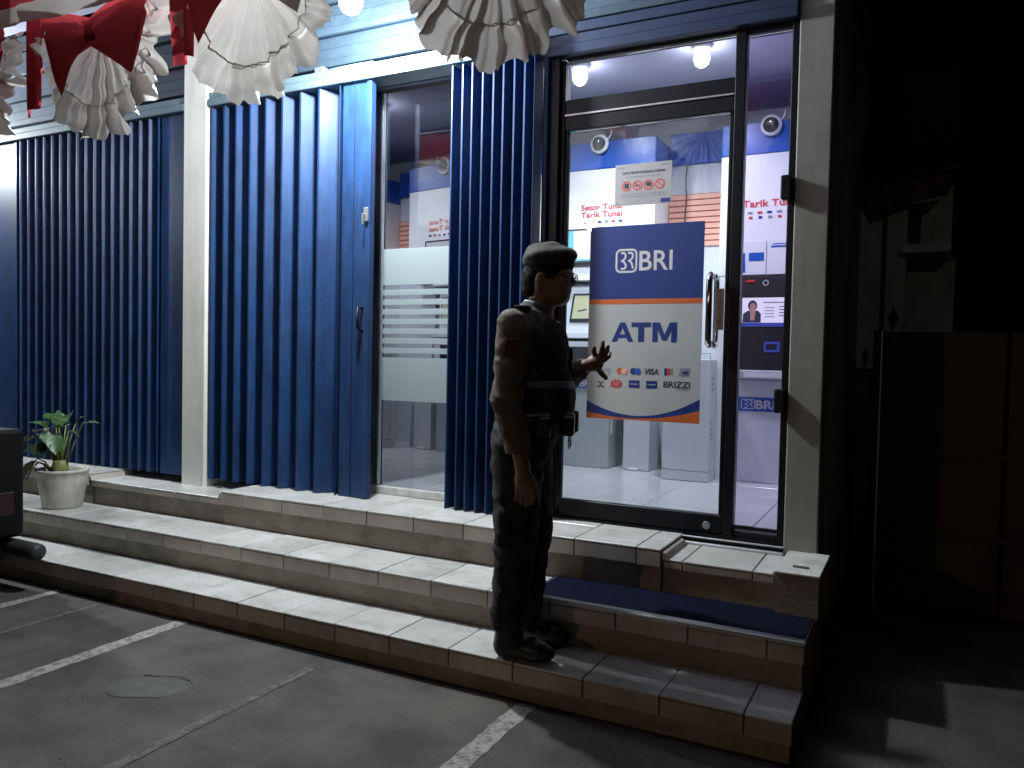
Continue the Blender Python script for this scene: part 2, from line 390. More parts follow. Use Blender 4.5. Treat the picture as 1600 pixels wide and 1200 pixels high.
# ================================================================ STEPS
steps = bpy.data.objects.new('steps', None); COL.objects.link(steps); steps.location = (-3, 3, GZ); struct(steps)
XR = -.345
core = MB()
core.box(-9, XR-.012, 2.872, 4.0, GZ-.05, T1-.012); core.box(-9, XR-.012, 3.155, 4.0, T1-.011, T2-.012)
core.box(-9, -5.005, 3.492, 3.99, T2-.011, -.012)
core.box(-5.003, -3.755, 3.512, 3.99, T2-.0112, -.057)
core.box(-3.753, -1.012, 3.492, 3.99, T2-.011, -.012)
core.box(-1.010, XR-.012, 3.512, 3.99, T2-.0112, -.057)
core.build('riser', M['riser'], steps)
cache = {}
def tile(name, sx, sy, sz, m, parent, x, y, z):
    key = (name, round(sx, 3), round(sy, 3), round(sz, 3), m.name)
    if key not in cache: cache[key] = MB().box(-sx/2, sx/2, -sy/2, sy/2, -sz, 0, .0025).mesh(name, m)
    return link(name, cache[key], parent, (x, y, z+random.uniform(-.0012, .0012)))
P = .3063
def row(x0, x1, off, y0, y1, ztop, nose_h=.07, split=None):
    """one tread: a row of tiles and the row of strip tiles under its front edge"""
    k = math.floor((x0-off)/P)
    while off+k*P < x1-1e-4:
        a, b = max(x0, off+k*P), min(x1, off+(k+1)*P); k += 1
        if b-a < .02: continue
        cx, w = (a+b)/2, b-a-.0055
        ys = [y0]+(split or [])+[y1]
        for ya, yb in zip(ys[:-1], ys[1:]):
            tile('step_tile', w, yb-ya-.003, .011, M['tile'], steps, cx, (ya+yb)/2, ztop)
        tile('nosing_tile', w, .012, nose_h, M['nosing'], steps, cx, y0+.008, ztop-.013)
row(-7.2, XR, -2.96, 2.84, 3.152, T1, .07)
row(-7.2, XR, -2.934, 3.129, 3.488, T2, .066, [3.43])
row(-7.2, -5.005, -2.959, 3.463, 3.93, 0, .068, [3.765]); row(-3.755, -1.005, -2.959, 3.463, 3.93, 0, .068, [3.765])
row(-5.0, -3.76, -2.959, 3.485, 3.93, -.045, .03, [3.785]); row(-1.0, -.52, -2.75, 3.485, 3.84, -.045, .03)
# bright mortar beds seen between tiles
MB().box(-7.2, XR-.004, 2.846, 3.15, T1-.0125, T1-.004).build('mortar', M['grout'], steps)
MB().box(-7.2, XR-.004, 3.135, 3.486, T2-.0125, T2-.004).build('mortar', M['grout'], steps)
MB().box(-3.752, -1.008, 3.47, 3.93, -.0115, -.004).build('mortar', M['grout'], steps)
MB().box(-7.2, -5.008, 3.47, 3.93, -.0115, -.004).build('mortar', M['grout'], steps)
# sloped tile end at the cut of the platform
for xa, sgn in ((-1.0, -1), (-3.757, 1), (-5.003, -1)):
    MB().prism([(xa, -.012), (xa+.0, -.046), (xa+sgn*-.03, -.046), (xa+sgn*-.012, -.018)], 3.47, 3.80).build('step_tile', M['nosing'], steps)
# tiled block at the foot of the right pillar
MB().box(-.505, -.335, 3.44, 3.84, T2+.002, -.03).build('riser', M['riser'], steps)
tile('step_tile', .18, .41, .011, M['tile'], steps, -.42, 3.64, -.0175)
MB().box(-.45, -.385, 3.53, 3.548, -.017, -.010, .002).build('mortar', M['grout'], steps)

carpet = MB()
nx, ny = 44, 14
vs = []; fs = []
for j in range(ny+1):
    for i in range(nx+1):
        x = -1.53+(XR-.01+1.53)*i/nx; y = 3.155+.325*j/ny
        if j == 0: y += .0; 
        x2 = x+(.05*(j/ny) if i == 0 else 0)
        vs.append((x2, y, T2+.012+random.uniform(-.0015, .0015)))
for j in range(ny):
    for i in range(nx): a = j*(nx+1)+i; fs.append((a, a+1, a+nx+2, a+nx+1))
carpet.add(vs, fs)
carpet_o = thing('door_mat', 'long navy blue carpet mat laid on the middle step below the glass door', 'door mat', (-.95, 3.3, T2))
carpet.build('pile', M['carpet'], carpet_o, True)
MB().box(-1.525, XR-.01, 3.16, 3.478, T2+.0015, T2+.0095).build('backing', M['bluedark'], carpet_o)
MB().box(-1.56, XR+.004, 3.112, 3.152, T2+.0015, T2+.016, .004).build('edge_strip', M['alu'], carpet_o)

# ================================================================ BUILDING
bld = thing('bank_building', 'street-front bank booth building with two pale pillars and metal fascia above blue shutters', 'building', (-2.5, 3.9, 0))
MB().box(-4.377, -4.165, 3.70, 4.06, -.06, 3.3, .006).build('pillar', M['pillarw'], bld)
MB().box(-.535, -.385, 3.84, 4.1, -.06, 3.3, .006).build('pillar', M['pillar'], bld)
# side wall of the building beyond the right pillar
MB().box(-.47, -.40, 4.102, 6.5, GZ, 3.3).build('side_wall', M['nwall'], bld)
MB().box(-7.4, -.47, 6.42, 6.5, GZ, 3.3).build('back_wall', M['dark'], bld)
MB().box(-7.4, -7.3, 3.9, 6.42, GZ, 3.3).build('side_wall', M['dark'], bld)
MB().box(-.489, -.472, 4.06, 6.2, .046, 2.75).build('room_wall', M['wall'], bld)
MB().box(-2.745, -.49, 6.2, 6.26, .046, 2.75).build('room_wall', M['wall'], bld)
MB().box(-7.3, -.47, 3.93, 6.42, 2.752, 2.81).build('ceiling', M['ceil'], bld)
MB().box(-7.3, -2.955, 4.05, 6.42, -.04, .03).build('back_floor', M['grey'], bld)
# fascia of stepped horizontal slats over the openings
FX = [(-7.3, -4.38), (-4.162, -.54)]
z = 2.585; i = 0
while z < 3.25:
    h = .072 if i % 3 else .05
    for a, b in FX:
        y0 = 3.80+(.0, .018, .03)[i % 3]
        MB().box(a, b, y0, y0+.03, z, z+h-.006, .003).build('fascia_slat', M['fascia'], bld)
    z += h; i += 1
for a, b in FX: MB().box(a, b, 3.86, 3.9, 2.43, 3.28).build('fascia_backing', M['bluedark'], bld)
for a, b in ((-7.3, -4.38), (-4.162, -1.82)):
    MB().box(a, b, 3.70, 3.862, 2.435, 2.482, .004).build('head_rail', M['rail'], bld)
    MB().box(a, b, 3.715, 3.86, 2.486, 2.528, .004).build('head_rail', M['rail'], bld)
for k in range(3): MB().box(-1.81, -.54, 3.80+(.0, .012, .004)[k], 3.858, 2.42+k*.054, 2.471+k*.054, .003).build('lintel_board', M['bluedark'], bld)
# scroll ornaments in the slot above the head rail
for sx in (-3.05, -2.86, -2.63, -2.5):
    mb = MB()
    for d in (-1, 1):
        pts = [(sx+d*(.012+.05*t), 3.83, 2.556+.017*math.sin(t*7)*(1-t*.4)) for t in [k/12 for k in range(13)]]
        mb.tube(pts, .0035, 5)
        mb.tube([(sx+d*(.075+.012*math.cos(a)), 3.83, 2.552+.012*math.sin(a)) for a in [k*.6 for k in range(9)]], .003, 5)
    mb.build('scroll_ornament', M['rail'], bld)
for a in (-3.3, -2.42): MB().box(a, a+.07, 3.735, 3.80, 2.53, 2.57, .006).build('rail_bracket', M['alu'], bld)
MB().tube([(-3.28, 3.79, 2.556), (-2.9, 3.79, 2.553)], .016, 8).build('roller_bar', M['rail'], bld, True)
# canopy
MB().box(-8.5, .2, 2.40, 3.80, 3.30, 3.38).build('canopy', M['ceil'], bld)
MB().box(-8.5, .2, 2.34, 2.40, 2.72, 3.38).build('canopy_beam', M['fascia'], bld)
# jamb between the last shutter and the door
MB().box(-1.80, -1.775, 3.80, 3.98, -.002, 2.42, .003).build('door_jamb', M['bluedark'], bld)
MB().box(-1.773, -1.722, 3.83, 3.98, -.002, 2.42, .003).build('door_jamb', M['black'], bld)
# interior floor
rf = struct(MB().box(-2.95, -.49, 3.99, 6.2, -.03, .036).build('room_floor', M['grout']))
tx = -1.02; Y0 = 3.99
for i in range(-7, 3):
    for j in range(7):
        x0, x1 = max(-2.945, tx+i*.32), min(-.49, tx+(i+1)*.32); y0, y1 = Y0+j*.318, min(6.2, Y0+(j+1)*.318)
        if x1-x0 > .03: tile('floor_tile', x1-x0-.003, y1-y0-.003, .008, M['roomtile'], rf, (x0+x1)/2, (y0+y1)/2, .0455)

# ================================================================ SHUTTERS
def shutter(label, ridges, yf=3.72, yb=3.86, z0=.005, z1=2.43, lead=None, lipw=.013, openness=.55, opens=None):
    x0 = (ridges[0]+ridges[-1])/2
    t = thing('folding_shutter', label, 'shutter', (x0, 3.8, 0), 'blue folding metal shutters')
    seq = []
    for i, x in enumerate(ridges):
        seq.append((x, yf)); seq.append((x+lipw, yf))
        if i < len(ridges)-1:
            nxt = ridges[i+1]; v = x+lipw+(nxt-x-lipw)*(opens[i] if opens else openness)
            seq.append((v-.004, yb)); seq.append((v+.004, yb))
    th = .0025
    def leaf(pts):
        mb = MB(); n = len(pts)
        v = []
        for k, (x, y) in enumerate(pts):
            a = Vector(pts[max(k-1, 0)]); b = Vector(pts[min(k+1, n-1)]); d = (b-a).normalized(); nx_, ny_ = -d.y*th, d.x*th
            v += [(x, y, z0), (x, y, z1), (x+nx_, y+ny_, z1), (x+nx_, y+ny_, z0)]
        f = []
        for k in range(n-1):
            a, b = 4*k, 4*k+4; f += [(a, b, b+1, a+1), (a+3, a+2, b+2, b+3), (a+1, b+1, b+2, a+2), (a, a+3, b+3, b)]
        f += [(0, 1, 2, 3), (4*n-4, 4*n-1, 4*n-2, 4*n-3)]
        return mb.add(v, f)
    # every leaf: the lip on a ridge with the face that runs back from it, and the face that returns
    i = 0
    while i+4 < len(seq)+1:
        lf = seq[i:i+3]
        if len(lf) == 3: leaf(lf).build('leaf', M['blue'], t)
        rt = seq[i+3:i+5]
        if len(rt) == 2: leaf([rt[0], (rt[1][0]-.002, rt[1][1]+.001)]).build('leaf', M['blue'], t)
        i += 4
    if lead:
        xa, xb = lead
        MB().box(xa, xb-.035, 3.735, 3.742, z0, z1, .002).build('lead_panel', M['blue'], t)
        MB().box(xb-.034, xb, 3.72, 3.77, z0, z1, .004).build('lead_post', M['blue'], t)
    return t
r1 = [-6.20+i*.097 for i in range(17)]
shutter('dark blue folding shutter in close narrow pleats behind the potted plant', r1, yb=3.82, openness=.5, lead=(-4.63, -4.385), lipw=.008)
s0 = shutter('bright blue open shutter leaves at far left edge beside the narrow pleats', [-7.25, -7.05, -6.86], yf=3.70, yb=3.84, lead=(-6.84, -6.235))
R2 = [-4.148, -4.036, -3.928, -3.807, -3.677, -3.54, -3.395, -3.25, -3.085]
s2 = shutter('blue folding shutter fanned open from tight to wide pleats right of the left pillar',
        R2, yf=3.72, yb=3.83, lead=(R2[-1]+.012, -2.858), opens=[.28, .30, .32, .36, .42, .48, .54, .58])
pp = MB(); pp.box(-2.985, -2.982, 3.728, 3.735, .005, 2.43); pp.build('seam', M['bluedark'], s2)
lk = MB(); lk.box(-2.89, -2.862, 3.704, 3.72, 1.62, 1.70, .003); lk.tube([(-2.88, 3.70, 1.66), (-2.88, 3.685, 1.66), (-2.88, 3.685, 1.60)], .006, 6); lk.build('lock', M['alu'], s2)
hd = MB(); hd.tube([(-2.91, 3.735, 1.12), (-2.91, 3.69, 1.12), (-2.91, 3.69, 1.00), (-2.91, 3.735, .985)], .008, 7); hd.build('handle', M['black'], s2, True)
shutter('dark folded shutter stack squeezed together between sliding window and glass door',
        [-2.315, -2.25, -2.19, -2.125, -2.06, -2.0, -1.935, -1.875, -1.815], lipw=.008)

# ================================================================ SLIDING WINDOW
win = thing('sliding_window', 'glass window with frosted white stripes between the fanned shutter and the folded stack', 'window', (-2.5, 3.96, 0))
MB().box(-3.04, -1.83, 3.935, 3.985, -.002, .046, .003).build('sill', M['tile'], win)
MB().box(-3.045, -3.012, 3.93, 3.98, .048, 2.47, .003).build('frame', M['alu'], win)
MB().box(-2.962, -2.945, 3.955, 3.985, .05, 2.465, .003).build('pane_edge', M['alu'], win)
MB().box(-3.01, -1.83, 3.93, 3.985, 2.44, 2.47, .003).build('frame', M['black'], win)
MB().box(-3.01, -1.83, 3.966, 3.972, .05, 2.44).build('pane', M['glass'], win)
fz = [(1.275, 1.493), (.573, .835)]+[(1.246-.0586*i-.033, 1.246-.0586*i) for i in range(7)]
for a, b in fz: MB().box(-2.94, -1.84, 3.9615, 3.9635, a, b).build('frosted_band', M['frost'], win)

# glass partition inside, at right angles to the window
par = thing('glass_partition', 'dark reflecting glass partition running back inside from the window edge', 'partition', (-2.84, 5.0, .04))
MB().prismz([(-2.947, 3.99), (-2.939, 3.99), (-2.749, 6.19), (-2.757, 6.19)], .06, 2.75).build('pane', M['mirror'], par)
MB().prismz([(-2.952, 3.99), (-2.934, 3.99), (-2.744, 6.19), (-2.762, 6.19)], .046, .059).build('rail', M['alu'], par)

# ================================================================ DOOR
door = thing('glass_door', 'black framed glass door with fixed sidelight and long chrome pull handle', 'door', (-1.2, 3.9, 0))
F = M['black']
def fr(x0, x1, z0, z1, name='frame', y0=3.86, y1=3.92, c=.004, m=None): return MB().box(x0, x1, y0, y1, z0, z1, c).build(name, m or F, door)
fr(-1.72, -1.700, .0, 2.415); fr(-.822, -.772, -.02, 2.43, y0=3.85); fr(-.567, -.537, -.045, 2.43, y0=3.85)
fr(-1.698, -.824, 2.045, 2.205, 'transom_bar'); fr(-1.698, -.824, 2.207+.2, 2.432, 'frame'); fr(-.770, -.569, 2.393, 2.43, 'frame')
MB().box(-1.698, -.824, 3.852, 3.858, 2.12, 2.128).build('trim_strip', M['alu'], door)
leafm = fr(-1.690, -.826, .012, .105, 'bottom_rail', 3.868, 3.91)
fr(-.770, -.569, -.02, .04, 'bottom_rail')
MB().box(-1.74, -.53, 3.838, 3.846, -.012, -.004, .002).build('threshold_strip', M['alu'], door)
MB().box(-1.0, -.53, 3.826, 3.848, -.046, -.030, .003).build('threshold_strip', M['alu'], door)
MB().box(-1.75, -.53, 3.849, 3.93, -.04, .010).build('threshold', F, door)
fr(-.846, -.828, .106, 2.044, 'stile', 3.874, 3.906); fr(-1.696, -1.682, .106, 2.044, 'stile', 3.874, 3.906)
MB().box(-1.690, -.840, 3.887, 3.893, .106, 2.044).build('pane', M['glass'], door)
MB().box(-1.698, -.824, 3.887, 3.893, 2.206, 2.406).build('pane', M['glass'], door)
MB().box(-.771, -.568, 3.887, 3.893, .041, 2.392).build('pane', M['glassp'], door)
MB().lathe([(0, -.003), (.018, -.003), (.02, 0)], (-.90, 3.866, .05), 16, 'y').build('lock', M['alu'], door)
for z in (1.60, .62): MB().box(-.592, -.545, 3.80, 3.849, z, z+.11, .006).build('hinge', F, door)
def pull(y0, s):
    pts = [(-.905, y0, .93)]
    for k in range(7): a = RAD(k*15); pts.append((-.905, y0-s*(.075-.03+.03*math.sin(a)), .93-.0+(-.03+.03*(1-math.cos(a)))*0+.0+0))
    pts = [(-.905, y0, .935), (-.905, y0-s*.05, .93), (-.905, y0-s*.068, .937), (-.905, y0-s*.075, .96), (-.905, y0-s*.075, 1.24),
           (-.905, y0-s*.068, 1.263), (-.905, y0-s*.05, 1.27), (-.905, y0, 1.265)]
    return MB().tube(pts, .0155, 14).build('handle', M['chrome'], door, True)
pull(3.886, 1); pull(3.894, -1)

# things stuck on the glass
def T(name, label, cat, loc): return thing(name, label, cat, loc)
po = T('atm_poster', 'large blue and white ATM poster with orange stripe stuck on the glass door', 'poster', (-1.245, 3.884, 1.035))
yy = 3.8835
MB().box(-1.548, -.952, yy-.0015, yy, .543, 1.536).build('sheet', M['printwhite'], po)
MB().poly([(-1.548, 1.162), (-.952, 1.162), (-.952, 1.536), (-1.548, 1.536)], yy-.0021).build('blue_print', M['printblue'], po); mb = MB()
curve = [(-1.548+.596*t, .636-.307*t+.336*t*t) for t in [k/24 for k in range(25)]]
curve2 = [(x, .578-.128*t+.158*t*t) for t, (x, _) in zip([k/24 for k in range(25)], curve)]
for (a, b), (c, d) in zip(zip(curve[:-1], curve[1:]), zip(curve2[:-1], curve2[1:])):
    mb.poly([c, d, b, a], yy-.0021)
mb.build('blue_print', M['printblue'], po)
MB().rect(-1.548, -.952, 1.136, 1.1615, yy-.0021).build('orange_print', M['printorange'], po); mb = MB()
for c, d in zip(curve2[:-1], curve2[1:]): mb.poly([(c[0], .543), (d[0], .543), d, c], yy-.0021)
mb.build('orange_print', M['printorange'], po)
mb = MB(); logo(mb, -1.402, 1.300, .112, yy-.0026); mb.build('emblem', M['logowhite'], po)
text('lettering', 'BRI', -1.280, yy-.0026, 1.306, .098, M['logowhite'], po, width=.172, bold=.012)
GL = {'A': ([[(0, 0), (.25, 0), (.52, .72), (.52, 1), (.40, 1)], [(.52, .72), (.79, 0), (1.04, 0), (.64, 1), (.52, 1)], [(.325, .2), (.715, .2), (.648, .38), (.392, .38)]], 0),
      'T': ([[(0, .76), (.92, .76), (.92, 1), (0, 1)], [(.32, 0), (.60, 0), (.60, .76), (.32, .76)]], .94),
      'M': ([[(0, 0), (.25, 0), (.25, 1), (0, 1)], [(.87, 0), (1.12, 0), (1.12, 1), (.87, 1)], [(.25, .62), (.46, .08), (.56, .08), (.56, .38), (.33, 1), (.25, 1)], [(.56, .08), (.66, .08), (.87, .62), (.87, 1), (.79, 1), (.56, .38)]], 1.93)}
for c, (polys, ox) in GL.items():
    mb = MB()
    for p in polys: mb.poly([(-1.418+(x+ox)*.112, .943+z*.099) for x, z in p], yy-.0024)
    mb.build('lettering', M['printblue'], po)
# card marks, two rows
text('card_mark', 'ayo', -1.492, yy-.0025, .787, .026, M['inkgrey'], po, width=.075, bold=.01)
mb = MB(); mb.ribbon([(-1.455+.036*math.cos(a), .796+.03*math.sin(a)) for a in [RAD(200+k*14) for k in range(11)]], .004, yy-.0025); mb.build('card_mark', M['inkgrey'], po)
for cx, m1, m2 in ((-1.358, 'printorange', 'stripe'), (-1.286, 'printblue', 'bankblue')):
    MB().ell(cx-.011, .793, .017, .017, yy-.0025).build('card_mark', M[m1], po); MB().ell(cx+.012, .793, .017, .017, yy-.0031).build('card_mark', M[m2], po)
text('card_mark', 'VISA', -1.238, yy-.0025, .780, .028, M['ink'], po, width=.075, bold=.03, shear=.15)
for k, m in enumerate(('printblue', 'red', 'inkgrey')):
    MB().rect(-1.135+k*.0155, -1.122+k*.0155, .776+(.006 if k == 2 else 0), .812, yy-.0025).build('card_mark', M[m], po)
MB().poly([(-1.062, .775), (-1.012, .775), (-1.003, .815), (-1.053, .815)], yy-.0025).build('card_mark', M['inkgrey'], po)
MB().poly([(-1.045, .785), (-1.018, .785), (-1.012, .80), (-1.039, .80)], yy-.0031).build('card_mark', M['printblue'], po)
mb = MB(); mb.ribbon([(-1.485, .737), (-1.472, .725), (-1.457, .738)], .006, yy-.0025); mb.ribbon([(-1.490, .706), (-1.472, .717), (-1.452, .706)], .007, yy-.0026); mb.build('card_mark', M['ink'], po)
mb = MB(); mb.ring(-1.386, .727, .012, .021, yy-.0025, sx=1.5); mb.ribbon([(-1.418, .716), (-1.40, .71), (-1.37, .712)], .005, yy-.0026); mb.build('card_mark', M['red'], po)
text('card_mark', 'LINK', -1.404, yy-.0034, .722, .010, M['red'], po, width=.036, bold=.03)
for cx in (-1.292, -1.200):
    MB().rect(cx-.027, cx+.030, .709, .747, yy-.0025).build('card_mark', M['printblue'], po)
    MB().rect(cx-.02, cx+.022, .726, .730, yy-.0031).build('card_mark', M['printwhite'], po)
text('card_mark', 'BRIZZI', -1.138, yy-.0025, .717, .030, M['ink'], po, width=.135, bold=.02)
MB().rect(-1.068, -1.005, .707, .710, yy-.0025).build('card_mark', M['inkgrey'], po)

st = T('rules_sticker', 'small grey rules sticker with four round prohibition signs above the poster', 'sticker', (-1.27, 3.884, 1.74))
MB().box(-1.420, -1.124, yy-.0012, yy, 1.636, 1.846).build('sheet', M['sticker'], st)
text('lettering', 'TATA TERTIB DI RUANG ATM BRI', -1.272, yy-.002, 1.795, .012, M['ink'], st, width=.225, bold=.02, align='CENTER')
mb = MB()
for z, w in ((1.778, .19), (1.690, .22), (1.678, .23)):
    x = -1.272-w/2
    while x < -1.272+w/2: l = random.uniform(.008, .024); mb.rect(x, x+l, z, z+.0045, yy-.002); x += l+.006
mb.rect(-1.412, -1.37, 1.826, 1.833, yy-.002); mb.rect(-1.175, -1.135, 1.826, 1.836, yy-.002); mb.rect(-1.412, -1.405, 1.646, 1.653, yy-.002)
mb.build('fine_print', M['inkgrey'], st)['kind'] = 'stuff'
mb = MB()
for k in range(4): mb.ring(-1.358+k*.058, 1.735, .019, .025, yy-.002)
mb.ribbon([(-1.203, 1.749), (-1.166, 1.721)], .005, yy-.0026); mb.ribbon([(-1.315, 1.751), (-1.285, 1.722)], .005, yy-.0026)
mb.build('prohibition_sign', M['red'], st)
mb = MB(); MB().rect(-1.369, -1.347, 1.724, 1.748, yy-.0024).build('pictogram', M['ink'], st); MB().rect(-1.310, -1.290, 1.730, 1.738, yy-.0024).build('pictogram', M['ink'], st); MB().ell(-1.242, 1.738, .014, .012, yy-.0024).build('pictogram', M['ink'], st)
MB().rect(-1.178, -1.130, 1.642, 1.662, yy-.002).build('badge', M['printblue'], st)

pl = T('pull_sign', 'narrow brown vertical TARIK plate on the door glass behind the handle', 'sign', (-.872, 3.884, 1.1))
MB().box(-.884, -.849, yy-.002, yy, 1.005, 1.205).build('plate', M['brown'], pl)
for k, c in enumerate('TARIK'): text('lettering', c, -.8665, yy-.0026, 1.168-k*.034, .022, M['ink'], pl, align='CENTER', bold=.02)

# ================================================================ INSIDE THE BOOTH
FZ = .046
def surround(label, x0, x1, y0, y1, zb, zt, xr_leg=None):
    t = thing('atm_surround', label, 'atm surround', ((x0+x1)/2, y0, FZ))
    MB().box(x0, x1, y0, y1, zb, 2.232, .004).build('panel', M['white'], t)
    MB().box(x0, x1, y0-.004, y1, 2.234, zt, .004).build('blue_header', M['bankblue'], t)
    return t
sL = surround('white wall panel with blue header lettered for cash deposit at left behind poster', -2.735, -1.695, 5.45, 6.19, 1.46, 2.43)
MB().box(-2.735, -2.64, 5.46, 6.19, FZ, 1.458).build('leg', M['white'], sL)
MB().box(-2.63, -1.70, 6.10, 6.19, FZ, 1.458).build('back_panel', M['lgrey'], sL)
text('lettering', 'Setor Tunai', -2.252, 5.447, 1.940, .040, M['red'], sL, width=.318, bold=.02)
text('lettering', 'Tarik Tunai', -2.252, 5.447, 1.886, .040, M['red'], sL, width=.318, bold=.02)
for k in range(6): MB().rect(-2.225+k*.053, -2.198+k*.053, 1.842, 1.858, 5.447).build('card_mark', M[('inkgrey', 'red', 'printblue')[k % 3]], sL)
sR = surround('white wall panel with blue header lettered for withdrawal seen through the sidelight', -1.236, -.492, 5.45, 6.19, 1.43, 2.44)
MB().box(-1.236, -1.105, 5.455, 6.19, FZ, 1.428).build('leg', M['white'], sR)
text('lettering', 'Tarik Tunai', -1.088, 5.447, 1.885, .044, M['red'], sR, width=.36, bold=.025)
for k in range(6):
    for j in range(2): MB().rect(-1.052+k*.062+.008*j, -1.020+k*.062, 1.838-.033*j, 1.852-.030*j, 5.447).build('card_mark', M[('inkgrey', 'red', 'printblue')[(k+j) % 3]], sR)

mid = thing('slatted_panel', 'orange slatted wall panel with blue top between the two white surrounds', 'wall panel', (-1.46, 5.8, FZ))
MB().box(-1.693, -1.238, 5.78, 6.19, 2.29, 2.515, .003).build('blue_header', M['bankblue'], mid)
MB().box(-1.693, -1.238, 5.80, 6.19, FZ, 2.288).build('panel', M['lgrey'], mid)
for k in range(9): MB().box(-1.69, -1.241, 5.786, 5.799, 2.07-k*.043-.036, 2.07-k*.043, .003).build('slat', M['stripe'], mid)
MB().box(-1.69, -1.241, 5.797, 5.7995, 1.69, 2.075).build('groove', M['stripeline'], mid)
sm = MB()
for k in range(14): sm.box(-1.566+.004*math.sin(k), -1.560+.004*math.sin(k), 5.778, 5.784, 1.70+k*.042, 1.735+k*.042)
sm.build('cable', M['ink'], mid)

def cctv(x, label):
    t = thing('dome_camera', label, 'security camera', (x, 5.44, 2.40), 'dome cameras on the blue headers')
    MB().lathe([(.03, .0), (.066, -.004), (.07, -.022), (.062, -.034), (.050, -.036)], (x, 5.444, 2.405), 28, 'y').build('housing', M['white'], t, True)
    MB().lathe([(.050, -.034), (.046, -.052), (.034, -.068), (.016, -.077), (.0005, -.079)], (x, 5.444, 2.405), 24, 'y').build('dome', M['panelgrey'], t, True)
    MB().lathe([(.0005, -.062), (.012, -.0805), (.006, -.083), (.0005, -.083)], (x+.008, 5.446, 2.412), 12, 'y').build('lens', M['chrome'], t, True)
    MB().tube([(x+.05, 5.435, 2.43), (x+.08, 5.43, 2.46), (x+.085, 5.438, 2.50)], .005, 6).build('cable', M['white'], t)
cctv(-2.110, 'white dome camera on the left blue header above the rules sticker')
cctv(-.915, 'white dome camera on the right blue header seen in the sidelight')

# left machine
aL = thing('cash_machine', 'grey cash deposit machine with small screen behind the guard', 'cash machine', (-2.26, 5.6, FZ))
mb = MB(); mb.box(-2.52, -2.012, 5.486, 6.02, FZ, .72, .006); mb.box(-2.52, -2.012, 5.56, 6.02, .722, 1.44, .006); mb.build('cabinet', M['grey'], aL)
MB().box(-2.53, -2.004, 5.42, 5.559, 1.425, 1.458, .005).build('shelf', M['white'], aL)
def scr(x0, x1, z0, z1, y, tilt, par, nm='screen_frame'):
    mb = MB(); mb.prism([(x0, z0), (x1, z0), (x1, z1), (x0, z1)], y, y+.03)
    return mb
mb = MB(); mb.prism([(-2.48, 1.05), (-2.02, 1.05), (-2.02, 1.40), (-2.44, 1.40)], 5.50, 5.558); mb.build('fascia', M['lgrey'], aL)
mb = MB(); mb.prism([(-2.345, 1.125), (-2.05, 1.125), (-2.05, 1.335), (-2.315, 1.335)], 5.488, 5.499); mb.build('bezel', M['panelgrey'], aL)
MB().poly([(-2.325, 1.15), (-2.06, 1.15), (-2.06, 1.32), (-2.30, 1.32)], 5.486).build('screen', M['scrt'], aL)
mb = MB(); mb.poly([(-2.27, 1.20), (-2.20, 1.215), (-2.21, 1.222), (-2.28, 1.208)], 5.484); mb.poly([(-2.19, 1.18), (-2.17, 1.18), (-2.15, 1.27), (-2.18, 1.25)], 5.484); mb.build('screen_picture', M['scrd'], aL)
mb = MB()
for k in range(4): mb.box(-2.43+.006*k, -2.40+.006*k, 5.494, 5.499, 1.13+k*.045, 1.155+k*.045)
mb.build('function_key', M['panelgrey'], aL)
mb = MB(); mb.box(-2.50, -2.01, 5.40, 5.558, 1.00, 1.045, .006); mb.build('shelf', M['lgrey'], aL)
mb = MB(); mb.box(-2.47, -2.02, 5.43, 5.558, .74, .985, .012); mb.build('deposit_module', M['lgrey'], aL)
MB().box(-2.36, -2.10, 5.424, 5.429, .80, .94).build('deposit_slot', M['panelgrey'], aL)
MB().box(-2.515, -2.015, 5.481, 5.485, .635, .705).build('brand_band', M['bankblue'], aL)
mb = MB(); logo(mb, -2.31, .642, .056, 5.479); mb.build('emblem', M['logowhite'], aL)
text('lettering', 'BRI', -2.245, 5.479, .645, .05, M['logowhite'], aL, bold=.03)
MB().box(-2.011, -2.006, 5.53, 5.56, .30, .62).build('vent', M['white'], aL)

mon = thing('wall_monitor', 'bright cyan and white wall monitor above the left cash machine', 'monitor', (-2.15, 5.42, 1.67))
MB().box(-2.355, -1.93, 5.40, 5.445, 1.545, 1.80, .005).build('bezel', M['panelgrey'], mon)
MB().rect(-2.335, -1.95, 1.565, 1.785, 5.398).build('screen', M['scrw'], mon)
MB().rect(-2.335, -2.285, 1.565, 1.785, 5.397).build('screen_band', M['scrc'], mon)
MB().rect(-2.285, -1.95, 1.565, 1.578, 5.397).build('screen_band', M['scrc'], mon)

# right machine
aR = thing('cash_machine', 'white cash machine with dark upper panel and lit screen behind the sidelight', 'cash machine', (-.83, 5.6, FZ))
MB().box(-1.076, -.575, 5.45, 6.05, FZ, .735, .006).build('cabinet', M['lgrey'], aR)
MB().box(-1.082, -.569, 5.37, 6.05, .738, .80, .008).build('shelf', M['grey'], aR)
MB().box(-1.076, -.575, 5.44, 6.05, .802, 1.424, .005).build('dark_fascia', M['panelgrey'], aR)
MB().rect(-1.068, -.655, 1.09, 1.281, 5.437).build('screen', M['scrw'], aR)
mb = MB(); mb.rect(-1.068, -.655, 1.09, 1.115, 5.4355); mb.build('screen_band', M['scrb'], aR)
mb = MB(); mb.poly([(-1.065, 1.116), (-.945, 1.116), (-.945, 1.175), (-.965, 1.195), (-1.03, 1.195), (-1.06, 1.175)], 5.4355); mb.build('screen_picture', M['scrd'], aR)
mb = MB(); mb.ell(-1.0, 1.228, .030, .036, 5.435); mb.build('screen_picture', M['scrd'], aR)
